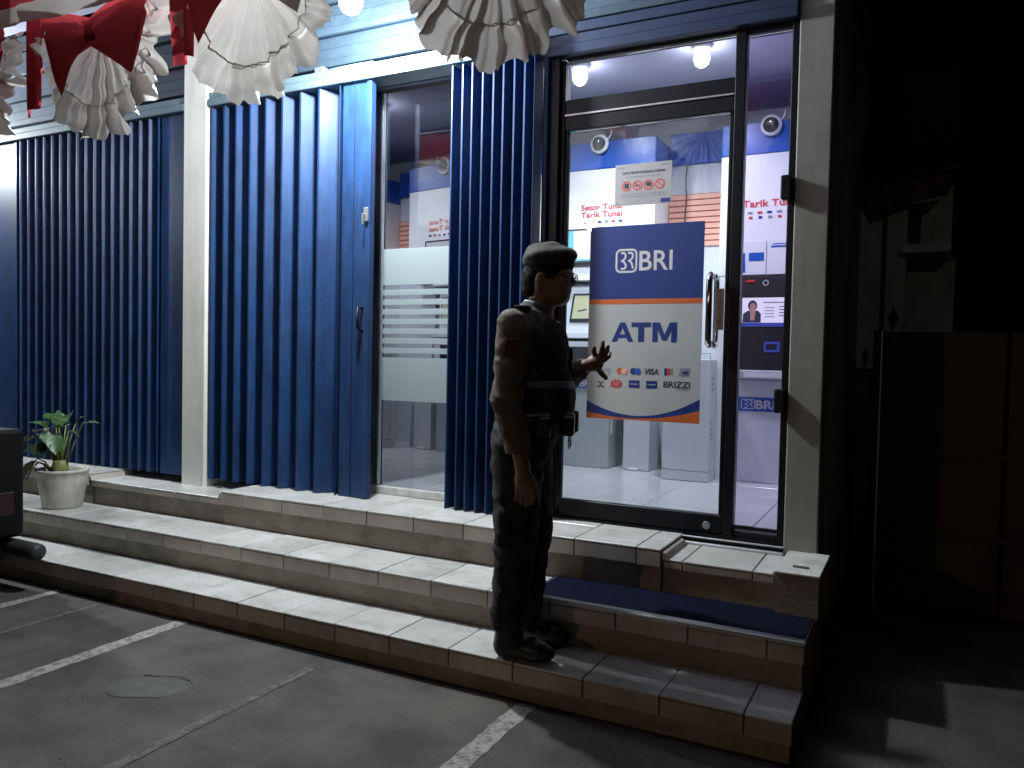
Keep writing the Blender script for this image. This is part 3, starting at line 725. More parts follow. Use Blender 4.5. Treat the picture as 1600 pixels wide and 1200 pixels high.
mb = MB(); mb.ell(-.998, 1.220, .019, .026, 5.434); mb.poly([(-1.012, 1.13), (-.985, 1.13), (-.98, 1.197), (-1.015, 1.197)], 5.434); mb.build('screen_picture', M['scrs'], aR)
mb = MB()
for k in range(4): mb.rect(-.92, -.86, 1.212-k*.02, 1.217-k*.02, 5.4355); mb.rect(-.83, -.72, 1.218-k*.02, 1.225-k*.02, 5.4355)
mb.rect(-.93, -.70, 1.245, 1.252, 5.4355); mb.build('screen_text', M['inkgrey'], aR)
text('lettering', 'www.bri.co.id', -1.06, 5.434, 1.097, .010, M['scrw'], aR, width=.15) if False else None
mb = MB(); mb.rect(-.92, -.82, .92, .99, 5.437); mb.build('card_reader', M['scrb'], aR)
MB().box(-.905, -.835, 5.43, 5.436, .935, .975).build('reader_slot', M['panelgrey'], aR)
MB().box(-.79, -.71, 5.43, 5.439, .945, .975, .002).build('slot_light', M['grey'], aR)
MB().box(-1.05, -.99, 5.435, 5.439, 1.385, 1.40).build('label_strip', M['red'], aR)
mb = MB(); mb.ring(-.92, 1.378, .012, .020, 5.436); mb.build('emblem', M['grey'], aR)
MB().box(-1.03, -.64, 5.362, 5.369, .752, .785).build('cash_slot', M['white'], aR)
MB().box(-1.074, -.577, 5.445, 5.449, .525, .617).build('brand_band', M['bankblue'], aR)
mb = MB(); logo(mb, -1.055, .541, .062, 5.443, .085); mb.build('emblem', M['logowhite'], aR)
text('lettering', 'BRI', -.962, 5.443, .543, .056, M['logowhite'], aR, width=.125, bold=.03)

for k, (x0, x1, lb) in enumerate(((-1.085, -.925, 'small white notice with blue box of text left on the panel above the right machine'), (-.913, -.72, 'white notice with blue title bar right on the panel above the right machine'))):
    t = thing('notice', lb, 'notice', (x0, 5.44, 1.55), 'notices above the right cash machine')
    MB().box(x0, x1, 5.441, 5.447, 1.435, 1.66, .001).build('sheet', M['white'], t)
    mb = MB()
    if k == 0:
        mb.rect(x0+.05, x1-.012, 1.525, 1.58, 5.4395); mb.poly([(x0+.005, 1.45), (x0+.03, 1.45), (x0+.025, 1.58), (x0+.01, 1.58)], 5.4395)
    else: mb.rect(x0+.02, x1-.02, 1.61, 1.622, 5.4395); mb.rect(x0+.03, x1-.05, 1.63, 1.636, 5.4395)
    mb.build('blue_print', M['bankblue'], t)

cb = thing('cabinet', 'white knee-high box cabinet with vent holes standing behind the poster', 'cabinet', (-1.37, 5.35, FZ))
MB().box(-1.537, -1.222, 5.25, 5.44, FZ+.002, .115, .003).build('plinth', M['lgrey'], cb)
MB().box(-1.537, -1.222, 5.248, 5.44, .117, .865, .005).build('body', M['lgrey'], cb)
mb = MB()
for zc in (.36, .40, .44, .66, .70, .74):
    for yc in (5.31, 5.33): mb.add([(-1.2205, yc-.006, zc-.008), (-1.2205, yc+.006, zc-.008), (-1.2205, yc+.006, zc+.008), (-1.2205, yc-.006, zc+.008)], [(0, 1, 2, 3)])
mb.build('vent_hole', M['ink'], cb)
mb = MB(); mb.tube([(-1.53, 5.26, .866), (-1.53, 5.26, .905), (-1.23, 5.26, .905), (-1.23, 5.26, .866)], .004, 6); mb.tube([(-1.40, 5.26, .866), (-1.40, 5.26, .905)], .004, 6); mb.tube([(-1.30, 5.26, .866), (-1.30, 5.26, .905)], .004, 6); mb.build('top_rail', M['grey'], cb)
cb2 = thing('cabinet', 'narrow white box cabinet between the grey machine and the vented cabinet', 'cabinet', (-1.81, 5.6, FZ))
MB().box(-1.912, -1.714, 5.53, 5.76, FZ+.002, .98, .004).build('body', M['lgrey'], cb2)
MB().box(-1.86, -1.79, 5.50, 5.53, FZ+.002, .066, .003).build('foot_plate', M['white'], cb2)
bd = tag(MB().add([(-1.70, 5.60, .95), (-1.672, 5.60, .95), (-1.575, 5.62, FZ+.002), (-1.64, 5.62, FZ+.002), (-1.70, 5.63, .95), (-1.672, 5.63, .95), (-1.575, 5.65, FZ+.002), (-1.64, 5.65, FZ+.002)],
     [(0, 3, 2, 1), (4, 5, 6, 7), (0, 1, 5, 4), (1, 2, 6, 5), (2, 3, 7, 6), (3, 0, 4, 7)]).build('leaning_board', M['grey']), 'grey board leaning between the two white cabinets', 'board')

# room lamps
def lamp_light(name, loc, power, col, rad, parent, spot=None):
    ld = bpy.data.lights.new(name, 'SPOT' if spot else 'POINT'); ld.energy = power; ld.color = col; ld.shadow_soft_size = rad
    if spot: ld.spot_size = spot; ld.spot_blend = 1
    o = bpy.data.objects.new(name, ld); COL.objects.link(o); o.location = loc; attach(o, parent); return o
def room_lamp(x, label):
    t = thing('ceiling_lamp', label, 'ceiling lamp', (x, 4.80, 2.75), 'ceiling lamps inside the booth')
    MB().lathe([(.001, 2.749), (.06, 2.749), (.06, 2.725), (.035, 2.715)], (x, 4.80, 0), 20).build('lamp_base', M['white'], t, True)
    MB().lathe([(.030, 2.715), (.045, 2.69), (.048, 2.665), (.036, 2.635), (.018, 2.622), (.001, 2.618)], (x, 4.80, 0), 20).build('bulb', M['ledroom'], t, True)
    lamp_light('bulb_light', (x, 4.80, 2.60), P_ROOM, C_ROOM, .05, t, RAD(168))
room_lamp(-2.015, 'glowing round ceiling lamp at left end of the transom window')
room_lamp(-1.226, 'glowing round ceiling lamp at right end of the transom window')

# ================================================================ CANOPY LAMPS
CLY, LDZ = 3.30, -.075
def canopy_lamp(x, label, pw):
    t = thing('canopy_lamp', label, 'lamp', (x, CLY, 3.3), 'bare LED bulbs hanging under the canopy')
    y = CLY
    MB().tube([(x, y, 3.30), (x, y, 2.90+LDZ)], .008, 6).build('cord', M['black'], t)
    MB().lathe([(.001, 2.91), (.022, 2.91), (.024, 2.85), (.03, 2.825)], (x, y, LDZ), 16).build('socket', M['white'], t, True)
    MB().lathe([(.028, 2.825), (.05, 2.795), (.062, 2.76), (.060, 2.725), (.042, 2.695), (.02, 2.682), (.001, 2.68)], (x, y, LDZ), 20).build('bulb', M['led'], t, True)
    lamp_light('bulb_light', (x, y, 2.645+LDZ), pw, C_CANOPY, .06, t)
    return t
canopy_lamp(-2.675, 'blinding white bulb under the canopy above the fanned blue shutter', P_CANOPY)
canopy_lamp(-7.6, 'bare white bulb under the canopy beyond the left end of the shutters', P_CANOPY_FAR)

# ================================================================ BUNTING
BY = 2.45
bt = thing('bunting', 'red and white flag bunting with pleated fans draped along the canopy edge', 'bunting', (-3, BY, 2.6))
def fan(cx, cz, rx, rz, seed, a0=-188, a1=8):
    rnd = random.Random(seed); n = 216; rings = [.03, .12, .22, .33, .44, .55, .65, .74]
    ph = [rnd.uniform(0, 6.28) for _ in range(4)]
    hs = [(rnd.uniform(5, 8), .55, rnd.uniform(0, 6.28)), (rnd.uniform(12, 15), .6, rnd.uniform(0, 6.28)), (rnd.uniform(20, 26), .35, rnd.uniform(0, 6.28)), (rnd.uniform(36, 44), .14, rnd.uniform(0, 6.28))]
    def pleat(t, rho, amp):
        w = t+.012*math.sin(9*rho+ph[3])*math.sin(6.28*3*t+ph[0])
        s = sum(k*math.sin(6.28*fq*w+p) for fq, k, p in hs)
        return amp*rho*s+.006*math.sin(31*rho+17*t+ph[1])
    def grid(radii, amp, name, yoff, wob):
        mb = MB()
        for rho in radii:
            for i in range(n+1):
                t = i/n; a = RAD(a0+(a1-a0)*t+1.2*math.sin(t*60+ph[3])*rho)
                rr = rho*(1+wob*max(0, rho-.7)*3*(math.sin(2*math.pi*8*t+ph[1]+1.3*math.sin(9*t))+.6*math.sin(2*math.pi*19*t+ph[2])+.35*math.sin(2*math.pi*41*t+ph[0])))
                mb.v.append((cx+rx*rr*math.cos(a), BY+yoff+pleat(t, rho, amp), cz+rz*rr*math.sin(a)))
        for j in range(len(radii)-1):
            for i in range(n): q = j*(n+1)+i; mb.f.append((q, q+n+1, q+n+2, q+1))
        return mb
    f = grid(rings, .030, 'fan', 0, 0).build('fan', M['fabw'], bt, True)
    grid([.725, .76, .80, .85, .90, .95, 1.0], .042, 'ruffle', .003, .036).build('ruffle', M['fabw'], f, True)
    mb = MB(); mb.tube([(cx+rx*.722*math.cos(RAD(a0+(a1-a0)*i/60)), BY-.006+.012*math.sin(i*1.9), cz+rz*.735*math.sin(RAD(a0+(a1-a0)*i/60))) for i in range(61)], .0025, 4); mb.build('hem', M['fabw'], f)
    return f
def petal(cx, cz, side, w, h, m, tipx, tipz):
    """a cloth drape hanging in front of the fan: gathered at the centre, point hanging outwards"""
    mb = MB(); nu, nv = 14, 16
    top0, top1, tip, gat = Vector((cx, cz+.0)), Vector((cx+side*w, cz+.10)), Vector((cx+side*tipx, cz-tipz)), Vector((cx-side*.012, cz-.12))
    for j in range(nv+1):
        v = j/nv
        for i in range(nu+1):
            u = i/nu
            a = top0.lerp(top1, u); b = gat.lerp(tip, min(1, u*1.25)) if u < .8 else tip.lerp(top1, (u-.8)/.2*.55)
            p = a.lerp(b, v)
            fold = .022*math.sin(10*(u*.5+v*1.4)+side)*(.3+.7*v)*(1-u*.4)
            mb.v.append((p.x, BY-.055-fold-.02*math.sin(math.pi*u), p.y))
    for j in range(nv):
        for i in range(nu): q = j*(nu+1)+i; mb.f.append((q, q+1, q+nu+2, q+nu+1))
    return mb.build('drape', m, bt, True)
def knot(x, z): MB().lathe([(.001, -.06), (.014, -.045), (.024, -.01), (.022, .025), (.012, .05), (.001, .06)], (x, BY-.062, z), 14).build('knot', M['fabr'], bt, True)
def tail(x, z0, z1, w, m):
    mb = MB(); n = 22; k = 12
    for j in range(n+1):
        v = j/n; zz = z0+(z1-z0)*v
        for i in range(k+1):
            u = i/k
            mb.v.append((x+(u-.5)*w*(1-.35*v)+.01*math.sin(3*v+x), BY-.02+.03*math.sin(u*9+x*3)*(1-.3*v), zz+(.05 if v > .99 else 0)*(u-.3)))
    for j in range(n):
        for i in range(k): q = j*(k+1)+i; mb.f.append((q, q+1, q+k+2, q+k+1))
    return mb.build('tail', m, bt, True)
fans = [(-4.51, 2.374), (-3.447, 2.374), (-2.486, 2.42), (-1.325, 2.392)]
for x, z in fans[:2]: knot(x, z-.075)
for i, (x, z) in enumerate(fans): fan(x, z, .454, .531, 11+i)
for i, (x, z) in enumerate(fans[:2]):
    petal(x, z, -1, .39, .4, M['fabr'], .22, .335); petal(x, z, 1, .40, .4, M['fabr'], .30, .30)
petal(-2.486, 2.475, -1, .38, .4, M['fabr'], .27, .335); petal(-2.486, 2.492, 1, .38, .4, M['fabw'], .30, .325)
petal(-1.325, 2.49, 1, .38, .4, M['fabr'], .27, .27); petal(-1.325, 2.49, -1, .38, .4, M['fabw'], .27, .31)
for x, z1, w in ((-3.936, 2.01, .18), (-2.875, 2.09, .155), (-4.99, 2.075, .18), (-1.84, 2.275, .11)): tail(x, 2.66, z1, w, M['fabr'])
def band(z0, z1, yo, m, name):
    mb = MB(); n = 90
    for i in range(n+1):
        x = -6.0+6.0*i/n; s = .022*math.sin((x+3.42)*2*math.pi/1.06*.5)**2
        for zz in (z0, (z0+z1)/2, z1): mb.v.append((x, BY-.118+yo+.006*math.sin(x*17)+.004*math.sin(x*41), zz+s))
    for i in range(n):
        for j in range(2): q = i*3+j; mb.f.append((q, q+3, q+4, q+1))
    return mb.build(name, m, bt, True)
band(2.378, 2.467, 0, M['fabw'], 'white_band'); band(2.465, 2.68, -.003, M['fabr'], 'red_band')
MB().tube([(-6.0, BY-.06, 2.69), (0, BY-.06, 2.69)], .006, 5).build('cord', M['fabw'], bt)

# ================================================================ POTTED PLANT
pp = thing('potted_plant', 'small leafy plant in a cream pot standing on the middle step', 'potted plant', (-5.05, 3.30, T2))
px, py = -5.05, 3.315
MB().lathe([(.001, T2+.002), (.112, T2+.002), (.122, T2+.012), (.150, T2+.19), (.154, T2+.235), (.160, T2+.238), (.160, T2+.256), (.148, T2+.256), (.143, T2+.22)], (px, py, 0), 32).build('pot', M['pot'], pp, True)
mb = MB(); mb.lathe([(.001, T2+.226), (.08, T2+.222), (.145, T2+.218)], (px, py, 0), 24); mb.build('soil', M['soil'], pp, True)
mb = MB(); mb.lathe([(.05, T2+.2), (.052, T2+.26), (.046, T2+.30), (.035, T2+.315), (.001, T2+.318)], (px+.02, py-.03, 0), 14); mb.build('stalk', M['stem'], pp, True)
def leafobj(base, mid, tip, w, m, droop=.0, fold=.25):
    b, md, t = Vector(base), Vector(mid), Vector(tip)
    st_ = MB().tube([b, b.lerp(md, .5)+Vector((0, 0, .02)), md], [.006, .005, .0035], 6).build('stem', M['stem'], pp, True)
    d = (t-md); L = d.length; d.normalize(); side = d.cross(Vector((0, 0, 1)));
    if side.length < .1: side = Vector((1, 0, 0))
    side.normalize(); up = side.cross(d).normalized()
    mb = MB(); n = 9; prof = [.05, .55, .88, 1, .97, .86, .68, .45, .2, .02]
    for i in range(n+1):
        s = i/n; p = md+d*L*s-Vector((0, 0, droop*s*s))
        for k in (-1, -.5, 0, .5, 1):
            mb.v.append(tuple(p+side*k*w*1.2*prof[i]/2+up*(abs(k)*fold*w*prof[i]*.5+.004*math.sin(i*2.3+k*3))))
    for i in range(n):
        for k in range(4): q = i*5+k; mb.f.append((q, q+1, q+6, q+5))
    return mb.build('leaf', m, pp, True)
bz = T2+.30; cx0, cy0 = px+.02, py-.03
R_, F_ = Vector((.89, .456, 0)), Vector((-.456, .89, 0))   # seen from the street: sideways, away
def L(u0, z0, u1, z1, u2, z2, dep, w, m='leaf', droop=.02):
    b = Vector((cx0, cy0, 0))
    f = lambda u, z, dd: b+R_*u+F_*dd+Vector((0, 0, z))
    leafobj(f(u0, z0, 0), f(u1, z1, dep), f(u2, z2, dep*1.6), w, M[m], droop)
L(.03, bz, .085, .36, .135, .42, .03, .07); L(.04, bz-.02, .17, .36, .29, .385, -.04, .065)
L(-.02, bz, -.09, .33, -.20, .375, .0, .13); L(-.03, bz, -.13, .30, -.24, .30, .06, .11)
L(0, bz, -.02, .33, -.035, .46, .02, .085); L(.01, bz, .01, .34, .04, .45, .05, .08); L(.02, bz, .03, .33, .10, .37, -.05, .08)
L(-.01, bz, -.05, .25, -.10, .17, -.06, .12); L(.0, bz, -.02, .24, -.05, .16, -.09, .12); L(-.02, bz, -.12, .22, -.22, .17, -.03, .11)
L(-.03, bz-.02, -.14, .2, -.25, .13, .07, .10); L(.02, bz, .02, .27, .05, .18, -.09, .09); L(-.04, bz, -.10, .28, -.17, .235, -.05, .1)
L(-.01, bz, -.05, .36, -.10, .42, .03, .11); L(.0, bz, -.06, .30, -.13, .25, -.05, .13); L(-.01, bz, -.03, .30, .01, .22, -.07, .11)
L(.01, bz, .03, .30, .09, .27, .05, .10); L(-.03, bz, -.15, .27, -.26, .24, .02, .12); L(-.02, bz, -.08, .36, -.15, .43, .06, .10)
L(-.05, bz-.06, -.14, .12, -.20, .03, -.02, .045, 'leafd', .05); L(-.05, bz-.07, -.20, .10, -.27, .0, .02, .06, 'leafd', .05); L(-.05, bz-.07, -.10, .10, -.15, .06, -.06, .05, 'leafd', .04)

# ================================================================ BLACK VEHICLE AT THE LEFT EDGE
bv = thing('parked_vehicle', 'black parked vehicle corner with dull red lens and round bar at left edge', 'vehicle', (-5.4, 1.6, GZ))
MB().box(-6.2, -4.612, .6, 2.80, -.25, .375, .02).build('body', M['car'], bv)
MB().box(-6.1, -4.72, .7, 2.7, .376, .75, .09).build('cabin', M['car'], bv)
MB().box(-4.613, -4.606, 2.60, 2.735, -.12, .02, .004).build('tail_light', M['tail'], bv)
MB().tube([(-6.0, 2.76, -.315), (-4.46, 2.76, -.315), (-4.425, 2.76, -.315), (-4.41, 2.76, -.315)], [.05, .05, .048, .038], 16).build('bumper_bar', M['tube'], bv, True)
MB().tube([(-5.3, 2.76, -.315), (-5.3, 2.4, -.26)], .03, 10).build('bumper_bracket', M['tube'], bv)
for x in (-5.95, -4.95):
    for y in (1.05, 2.25):
        mb = MB(); s0_ = len(mb.v)
        mb.tube([(x-.09, y, GZ+.26), (x+.09, y, GZ+.26)], .26, 24); mb.build('wheel', M['tube'], bv)

# ================================================================ RIGHT SIDE: NEIGHBOUR, AWNING, GATE
nb = thing('neighbour_house', 'dim grey-green neighbouring wall with small window and rusty awning', 'house', (.3, 6.6, GZ))
MB().box(-.395, -.10, 6.0, 9.0, GZ, 2.02).build('wall', M['nwall'], nb)
MB().box(-.25, -.225, 5.97, 5.998, GZ, 1.95).build('downpipe', M['dark'], nb)
MB().box(-.10, .20, 6.35, 9.0, GZ, 1.6).build('wall', M['nwall'], nb)
MB().box(-.10, .17, 6.3, 9.0, 1.602, 2.10).build('window', M['pot'], nb)
MB().box(-.10, -.02, 6.285, 6.298, 1.66, 1.96).build('opening', M['ink'], nb)
MB().box(-.135, .16, 5.9, 6.28, 1.60, 1.655, .004).build('sill', M['pot'], nb)
mb = MB(); mb.add([(-.43, 5.8, 2.05), (.22, 5.8, 2.14), (.22, 6.6, 2.34), (-.43, 6.6, 2.30), (-.43, 5.8, 2.03), (.22, 5.8, 2.12), (.22, 6.6, 2.32), (-.43, 6.6, 2.28)],
  [(0, 1, 2, 3), (7, 6, 5, 4), (0, 4, 5, 1), (1, 5, 6, 2), (2, 6, 7, 3), (3, 7, 4, 0)]); mb.build('awning', M['awn'], nb)
mb = MB(); mb.prism([(-.40, 2.03), (.18, 2.09), (.10, 2.0), (-.30, 1.85)], 5.82, 5.84); mb.build('awning_skirt', M['awn'], nb)
MB().box(-.16, .20, 6.5, 9.0, 2.4, 3.0).build('upper_wall', M['gate'], nb)
gt = thing('sheet_gate', 'dark brown sheet metal gate with a pale edge post at right', 'gate', (.3, 5.0, GZ))
mb = MB(); 
for k in range(2): MB().box(-.185+k*.62, .415+k*.62, 4.98, 5.0, GZ+.04, 1.04, .004).build('gate_panel', M['gate'], gt)
MB().box(-.198, -.187, 4.97, 5.0, GZ, 1.05, .002).build('edge_trim', M['alu'], gt)
MB().box(-.236, -.20, 4.96, 5.0, GZ, 1.05, .004).build('post', M['black'], gt)
for z in (.35, -.1): MB().box(-.185, 1.04, 4.955, 4.978, z, z+.035, .003).build('gate_rail', M['gate'], gt)
MB().tube([(-.23, 4.98, .82), (-.30, 5.05, .82)], .012, 6).build('latch', M['black'], gt)
MB().lathe([(.008, 1.05), (.008, 1.08), (.022, 1.10), (.026, 1.125), (.014, 1.15), (.008, 1.165), (.001, 1.18)], (-.14, 4.99, 0), 12).build('finial', M['black'], gt, True)

# ================================================================ STREET LAMPS (across the road, behind the camera)
def street_lamp(x, y, z, label, power, col, m):
    t = thing('street_lamp', label, 'street lamp', (x, y, GZ))
    MB().tube([(x, y-1.6, GZ), (x, y-1.6, z+.1), (x, y-1.2, z+.35), (x, y-.3, z+.32)], [.08, .06, .045, .04], 10).build('pole', M['post'], t, True)
    MB().box(x-.15, x+.15, y-.35, y+.25, z+.24, z+.36, .03).build('lamp_housing', M['post'], t)
    MB().box(x-.12, x+.12, y-.28, y+.2, z+.17, z+.238, .02).build('lens', m, t)
    lamp_light('lamp_light', (x, y, z+.08), power, col, .16, t)
street_lamp(-11.5, -21.0, 5.9, 'orange street lamp across the road to the left', P_STREET_WARM, (1, .68, .42), M['sodium'])
street_lamp(4.5, -19.0, 6.2, 'pale street lamp across the road to the right', P_STREET_WHITE, (1, .90, .76), M['neutral'])


# ================================================================ PERSON
# The figure is modelled as a distance field (tapered limbs blended at the joints) and skinned with surface nets.
H = .006
class Field:
    def __init__(s, lo, hi, h=H):
        s.lo = np.array(lo, float); s.h = h; s.n = tuple(int(math.ceil((b-a)/h))+1 for a, b in zip(lo, hi))
        s.d = np.full(s.n, 9.0, np.float32)
    def sub(s, lo, hi, pad):
        i0 = [max(0, int((a-pad-l)/s.h)) for a, l in zip(lo, s.lo)]; i1 = [min(n, int((b+pad-l)/s.h)+2) for b, l, n in zip(hi, s.lo, s.n)]
        sl = tuple(slice(a, b) for a, b in zip(i0, i1))
        ax = [np.arange(a, b)*s.h+l for a, b, l in zip(i0, i1, s.lo)]
        return sl, np.meshgrid(*ax, indexing='ij', sparse=True)
    def put(s, sl, d, k):
        a = s.d[sl]
        if k <= 0: s.d[sl] = np.minimum(a, d)
        else:
            hh = np.clip(.5+.5*(a-d)/k, 0, 1); s.d[sl] = a*(1-hh)+d*hh-k*hh*(1-hh)
        return s
    def cap(s, a, b, ra, rb, k=.02):
        a, b = np.array(a, float), np.array(b, float); R = max(ra, rb)
        sl, (X, Y, Z) = s.sub(np.minimum(a, b)-R, np.maximum(a, b)+R, max(k, .02)*2+2*s.h)
        ab = b-a; L2 = max(1e-9, (ab**2).sum())
        t = np.clip(((X-a[0])*ab[0]+(Y-a[1])*ab[1]+(Z-a[2])*ab[2])/L2, 0, 1)
        d = np.sqrt((X-a[0]-t*ab[0])**2+(Y-a[1]-t*ab[1])**2+(Z-a[2]-t*ab[2])**2)-(ra+(rb-ra)*t)
        return s.put(sl, d, k)
    def ell(s, c, r, k=.02, rot=0):
        c, r = np.array(c, float), np.array(r, float); R = np.array([max(r[0], r[2]), r[1], max(r[0], r[2])])
        sl, (X, Y, Z) = s.sub(c-R, c+R, max(k, .02)*2+2*s.h)
        x, y, z = X-c[0], Y-c[1], Z-c[2]
        ca, sa = math.cos(rot), math.sin(rot); x, z = x*ca+z*sa, -x*sa+z*ca
        q = np.sqrt((x/r[0])**2+(y/r[1])**2+(z/r[2])**2); q2 = np.sqrt((x/r[0]**2)**2+(y/r[1]**2)**2+(z/r[2]**2)**2)+1e-6
        return s.put(sl, q*(q-1)/q2, k)
    def cut(s, ax, v, keep):
        sh = [1, 1, 1]; sh[ax] = s.n[ax]
        c = (np.arange(s.n[ax])*s.h+s.lo[ax]).reshape(sh)
        s.d = np.maximum(s.d, (v-c) if keep == '>' else (c-v)).astype(np.float32); return s
    def cutcap(s, a, b, r):      # carve a capsule away
        f = Field(s.lo, s.lo+(np.array(s.n)-1)*s.h, s.h); f.n = s.n; f.d = np.full(s.n, 9.0, np.float32); f.cap(a, b, r, r, 0)
        s.d = np.maximum(s.d, -f.d); return s
    def wrinkle(s, amp, sc, seed=0):
        X = (np.arange(s.n[0])*s.h+s.lo[0])[:, None, None]; Y = (np.arange(s.n[1])*s.h+s.lo[1])[None, :, None]; Z = (np.arange(s.n[2])*s.h+s.lo[2])[None, None, :]
        w = np.sin(X*sc*.8+Z*sc*1.3+seed+1.7*np.sin(Z*sc*.45+Y*sc*.6))*np.sin(Y*sc*.9-Z*sc*.8+seed*2+1.3*np.sin(X*sc*.5+Z*sc*.37))
        s.d = (s.d+amp*w).astype(np.float32); return s
    def mesh(s, name, m):
        d = s.d; neg = d < 0; n = np.array(s.n)
        c = [neg[i:n[0]-1+i, j:n[1]-1+j, k:n[2]-1+k] for i in (0, 1) for j in (0, 1) for k in (0, 1)]
        cnt = sum(x.astype(np.int8) for x in c); act = np.argwhere((cnt > 0) & (cnt < 8))
        idx = np.full(n-1, -1, np.int64); idx[tuple(act.T)] = np.arange(len(act))
        P = np.zeros((len(act), 3)); W_ = np.zeros(len(act))
        cor = [(i, j, k) for i in (0, 1) for j in (0, 1) for k in (0, 1)]
        for a in range(8):
            for b in range(a+1, 8):
                if sum(abs(x-y) for x, y in zip(cor[a], cor[b])) != 1: continue
                da = d[tuple((act+cor[a]).T)]; db = d[tuple((act+cor[b]).T)]; cr = (da < 0) != (db < 0)
                t = np.where(cr, da/np.where(cr, da-db, 1), 0)[:, None]
                P += cr[:, None]*(np.array(cor[a])*(1-t)+np.array(cor[b])*t); W_ += cr
        V = (act+P/W_[:, None])*s.h+s.lo
        F_ = []
        for ax in range(3):
            sh = [slice(None)]*3; s2 = [slice(None)]*3; sh[ax] = slice(0, -1); s2[ax] = slice(1, None)
            A, B = neg[tuple(sh)], neg[tuple(s2)]; e = np.argwhere(A != B); o1, o2 = [(1, 2), (2, 0), (0, 1)][ax]
            e = e[(e[:, o1] > 0) & (e[:, o2] > 0) & (e[:, o1] < n[o1]-1) & (e[:, o2] < n[o2]-1)]
            u1 = np.zeros(3, int); u1[o1] = 1; u2 = np.zeros(3, int); u2[o2] = 1
            q = np.stack([idx[tuple((e-u1-u2).T)], idx[tuple((e-u2).T)], idx[tuple(e.T)], idx[tuple((e-u1).T)]], 1)
            fl = ~A[tuple(e.T)]; q[fl] = q[fl][:, ::-1]; F_.append(q)
        F_ = np.concatenate(F_)
        me = bpy.data.meshes.new(name); me.from_pydata(V.tolist(), [], F_.tolist()); me.update(); me.materials.append(m)
        me.polygons.foreach_set('use_smooth', [True]*len(me.polygons)); return me

man = thing('person', 'person in dark uniform, beret and glasses standing on the lowest step, one hand raised', 'person', (-1.440, 2.985, T1))
man.rotation_euler = (0, 0, RAD(13))
def pm(name, field_or_mesh, m=None, parent=man):
    me = field_or_mesh.mesh(name, m) if isinstance(field_or_mesh, Field) else field_or_mesh
    o = bpy.data.objects.new(name, me); COL.objects.link(o); o.parent = parent; return o
# joints: u forward, w to the figure's left (towards the building), z up
NS, NE, NW_ = (-.035, -.185, 1.365), (-.045, -.235, 1.07), (.020, -.215, .815)     # arm hanging down, near the street
FS, FE, FW = (.0, .185, 1.365), (.06, .225, 1.10), (.198, .155, 1.205)            # raised arm
HIP = [(-.03, -.09, .90), (-.03, .09, .90)]; KN = [(-.025, -.10, .47), (.0, .10, .48)]; AN = [(-.045, -.105, .09), (-.02, .10, .09)]
def head(f, g=0):
    f.ell((.062, 0, 1.595), (.098+g, .077+g, .102+g), .02)
    return f
B = Field((-.25, -.36, -.01), (.40, .36, 1.74), .0055)
head(B)
B.ell((.098, 0, 1.545), (.060, .060, .080), .03)
B.cap((.120, -.018, 1.492), (.120, .018, 1.492), .026, .026, .03)             # chin
for sg in (-1, 1):
    B.cap((.045, sg*.058, 1.535), (.110, sg*.03, 1.490), .022, .022, .03)      # jaw
    B.ell((.045, sg*.080, 1.560), (.020, .010, .032), .008, -.2)               # ear
    B.ell((.150, sg*.030, 1.590), (.012, .024, .008), .012)                    # brow
    B.ell((.135, sg*.040, 1.545), (.020, .022, .020), .02)                     # cheek
B.cap((.152, 0, 1.585), (.170, 0, 1.552), .009, .011, .012); B.ell((.164, 0, 1.548), (.013, .017, .010), .008)
B.ell((.150, 0, 1.522), (.011, .024, .006), .006); B.ell((.148, 0, 1.512), (.011, .022, .006), .006)
B.cap((.0, 0, 1.36), (.045, 0, 1.50), .058, .055, .03)
B.ell((.01, 0, 1.28), (.105, .165, .16), .05); B.ell((.015, 0, 1.08), (.11, .145, .16), .06); B.ell((-.015, 0, .93), (.115, .155, .12), .06)
for S_, E_, W_ in ((NS, NE, NW_), (FS, FE, FW)):
    B.cap(S_, E_, .050, .042, .03); B.cap(E_, W_, .041, .027, .02)
for h_, k_, a_ in zip(HIP, KN, AN):
    B.cap(h_, k_, .078, .056, .04); B.cap(k_, a_, .054, .036, .02); B.cap(a_, (a_[0]+.14, a_[1], .035), .036, .03, .02)
# near hand, relaxed beside the thigh
def finger(f, pts, r0, r1):
    for i in range(len(pts)-1):
        a, b = r0+(r1-r0)*i/(len(pts)-1), r0+(r1-r0)*(i+1)/(len(pts)-1); f.cap(pts[i], pts[i+1], a, b, .006)
wr = np.array(NW_); B.cap(wr, wr+(.004, 0, -.05), .026, .032, .02); B.ell(wr+(.008, 0, -.065), (.038, .018, .042), .015)
for i, (du, ln) in enumerate(((.034, .062), (.013, .070), (-.008, .065), (-.027, .052))):
    p0 = wr+(.006+du, 0, -.095); finger(B, [p0, p0+(.002, .006, -ln*.45), p0+(-.006, .022, -ln*.85), p0+(-.012, .034, -ln)], .0095, .0075)
finger(B, [wr+(.034, .004, -.045), wr+(.052, .012, -.078), wr+(.052, .018, -.108)], .012, .0085)
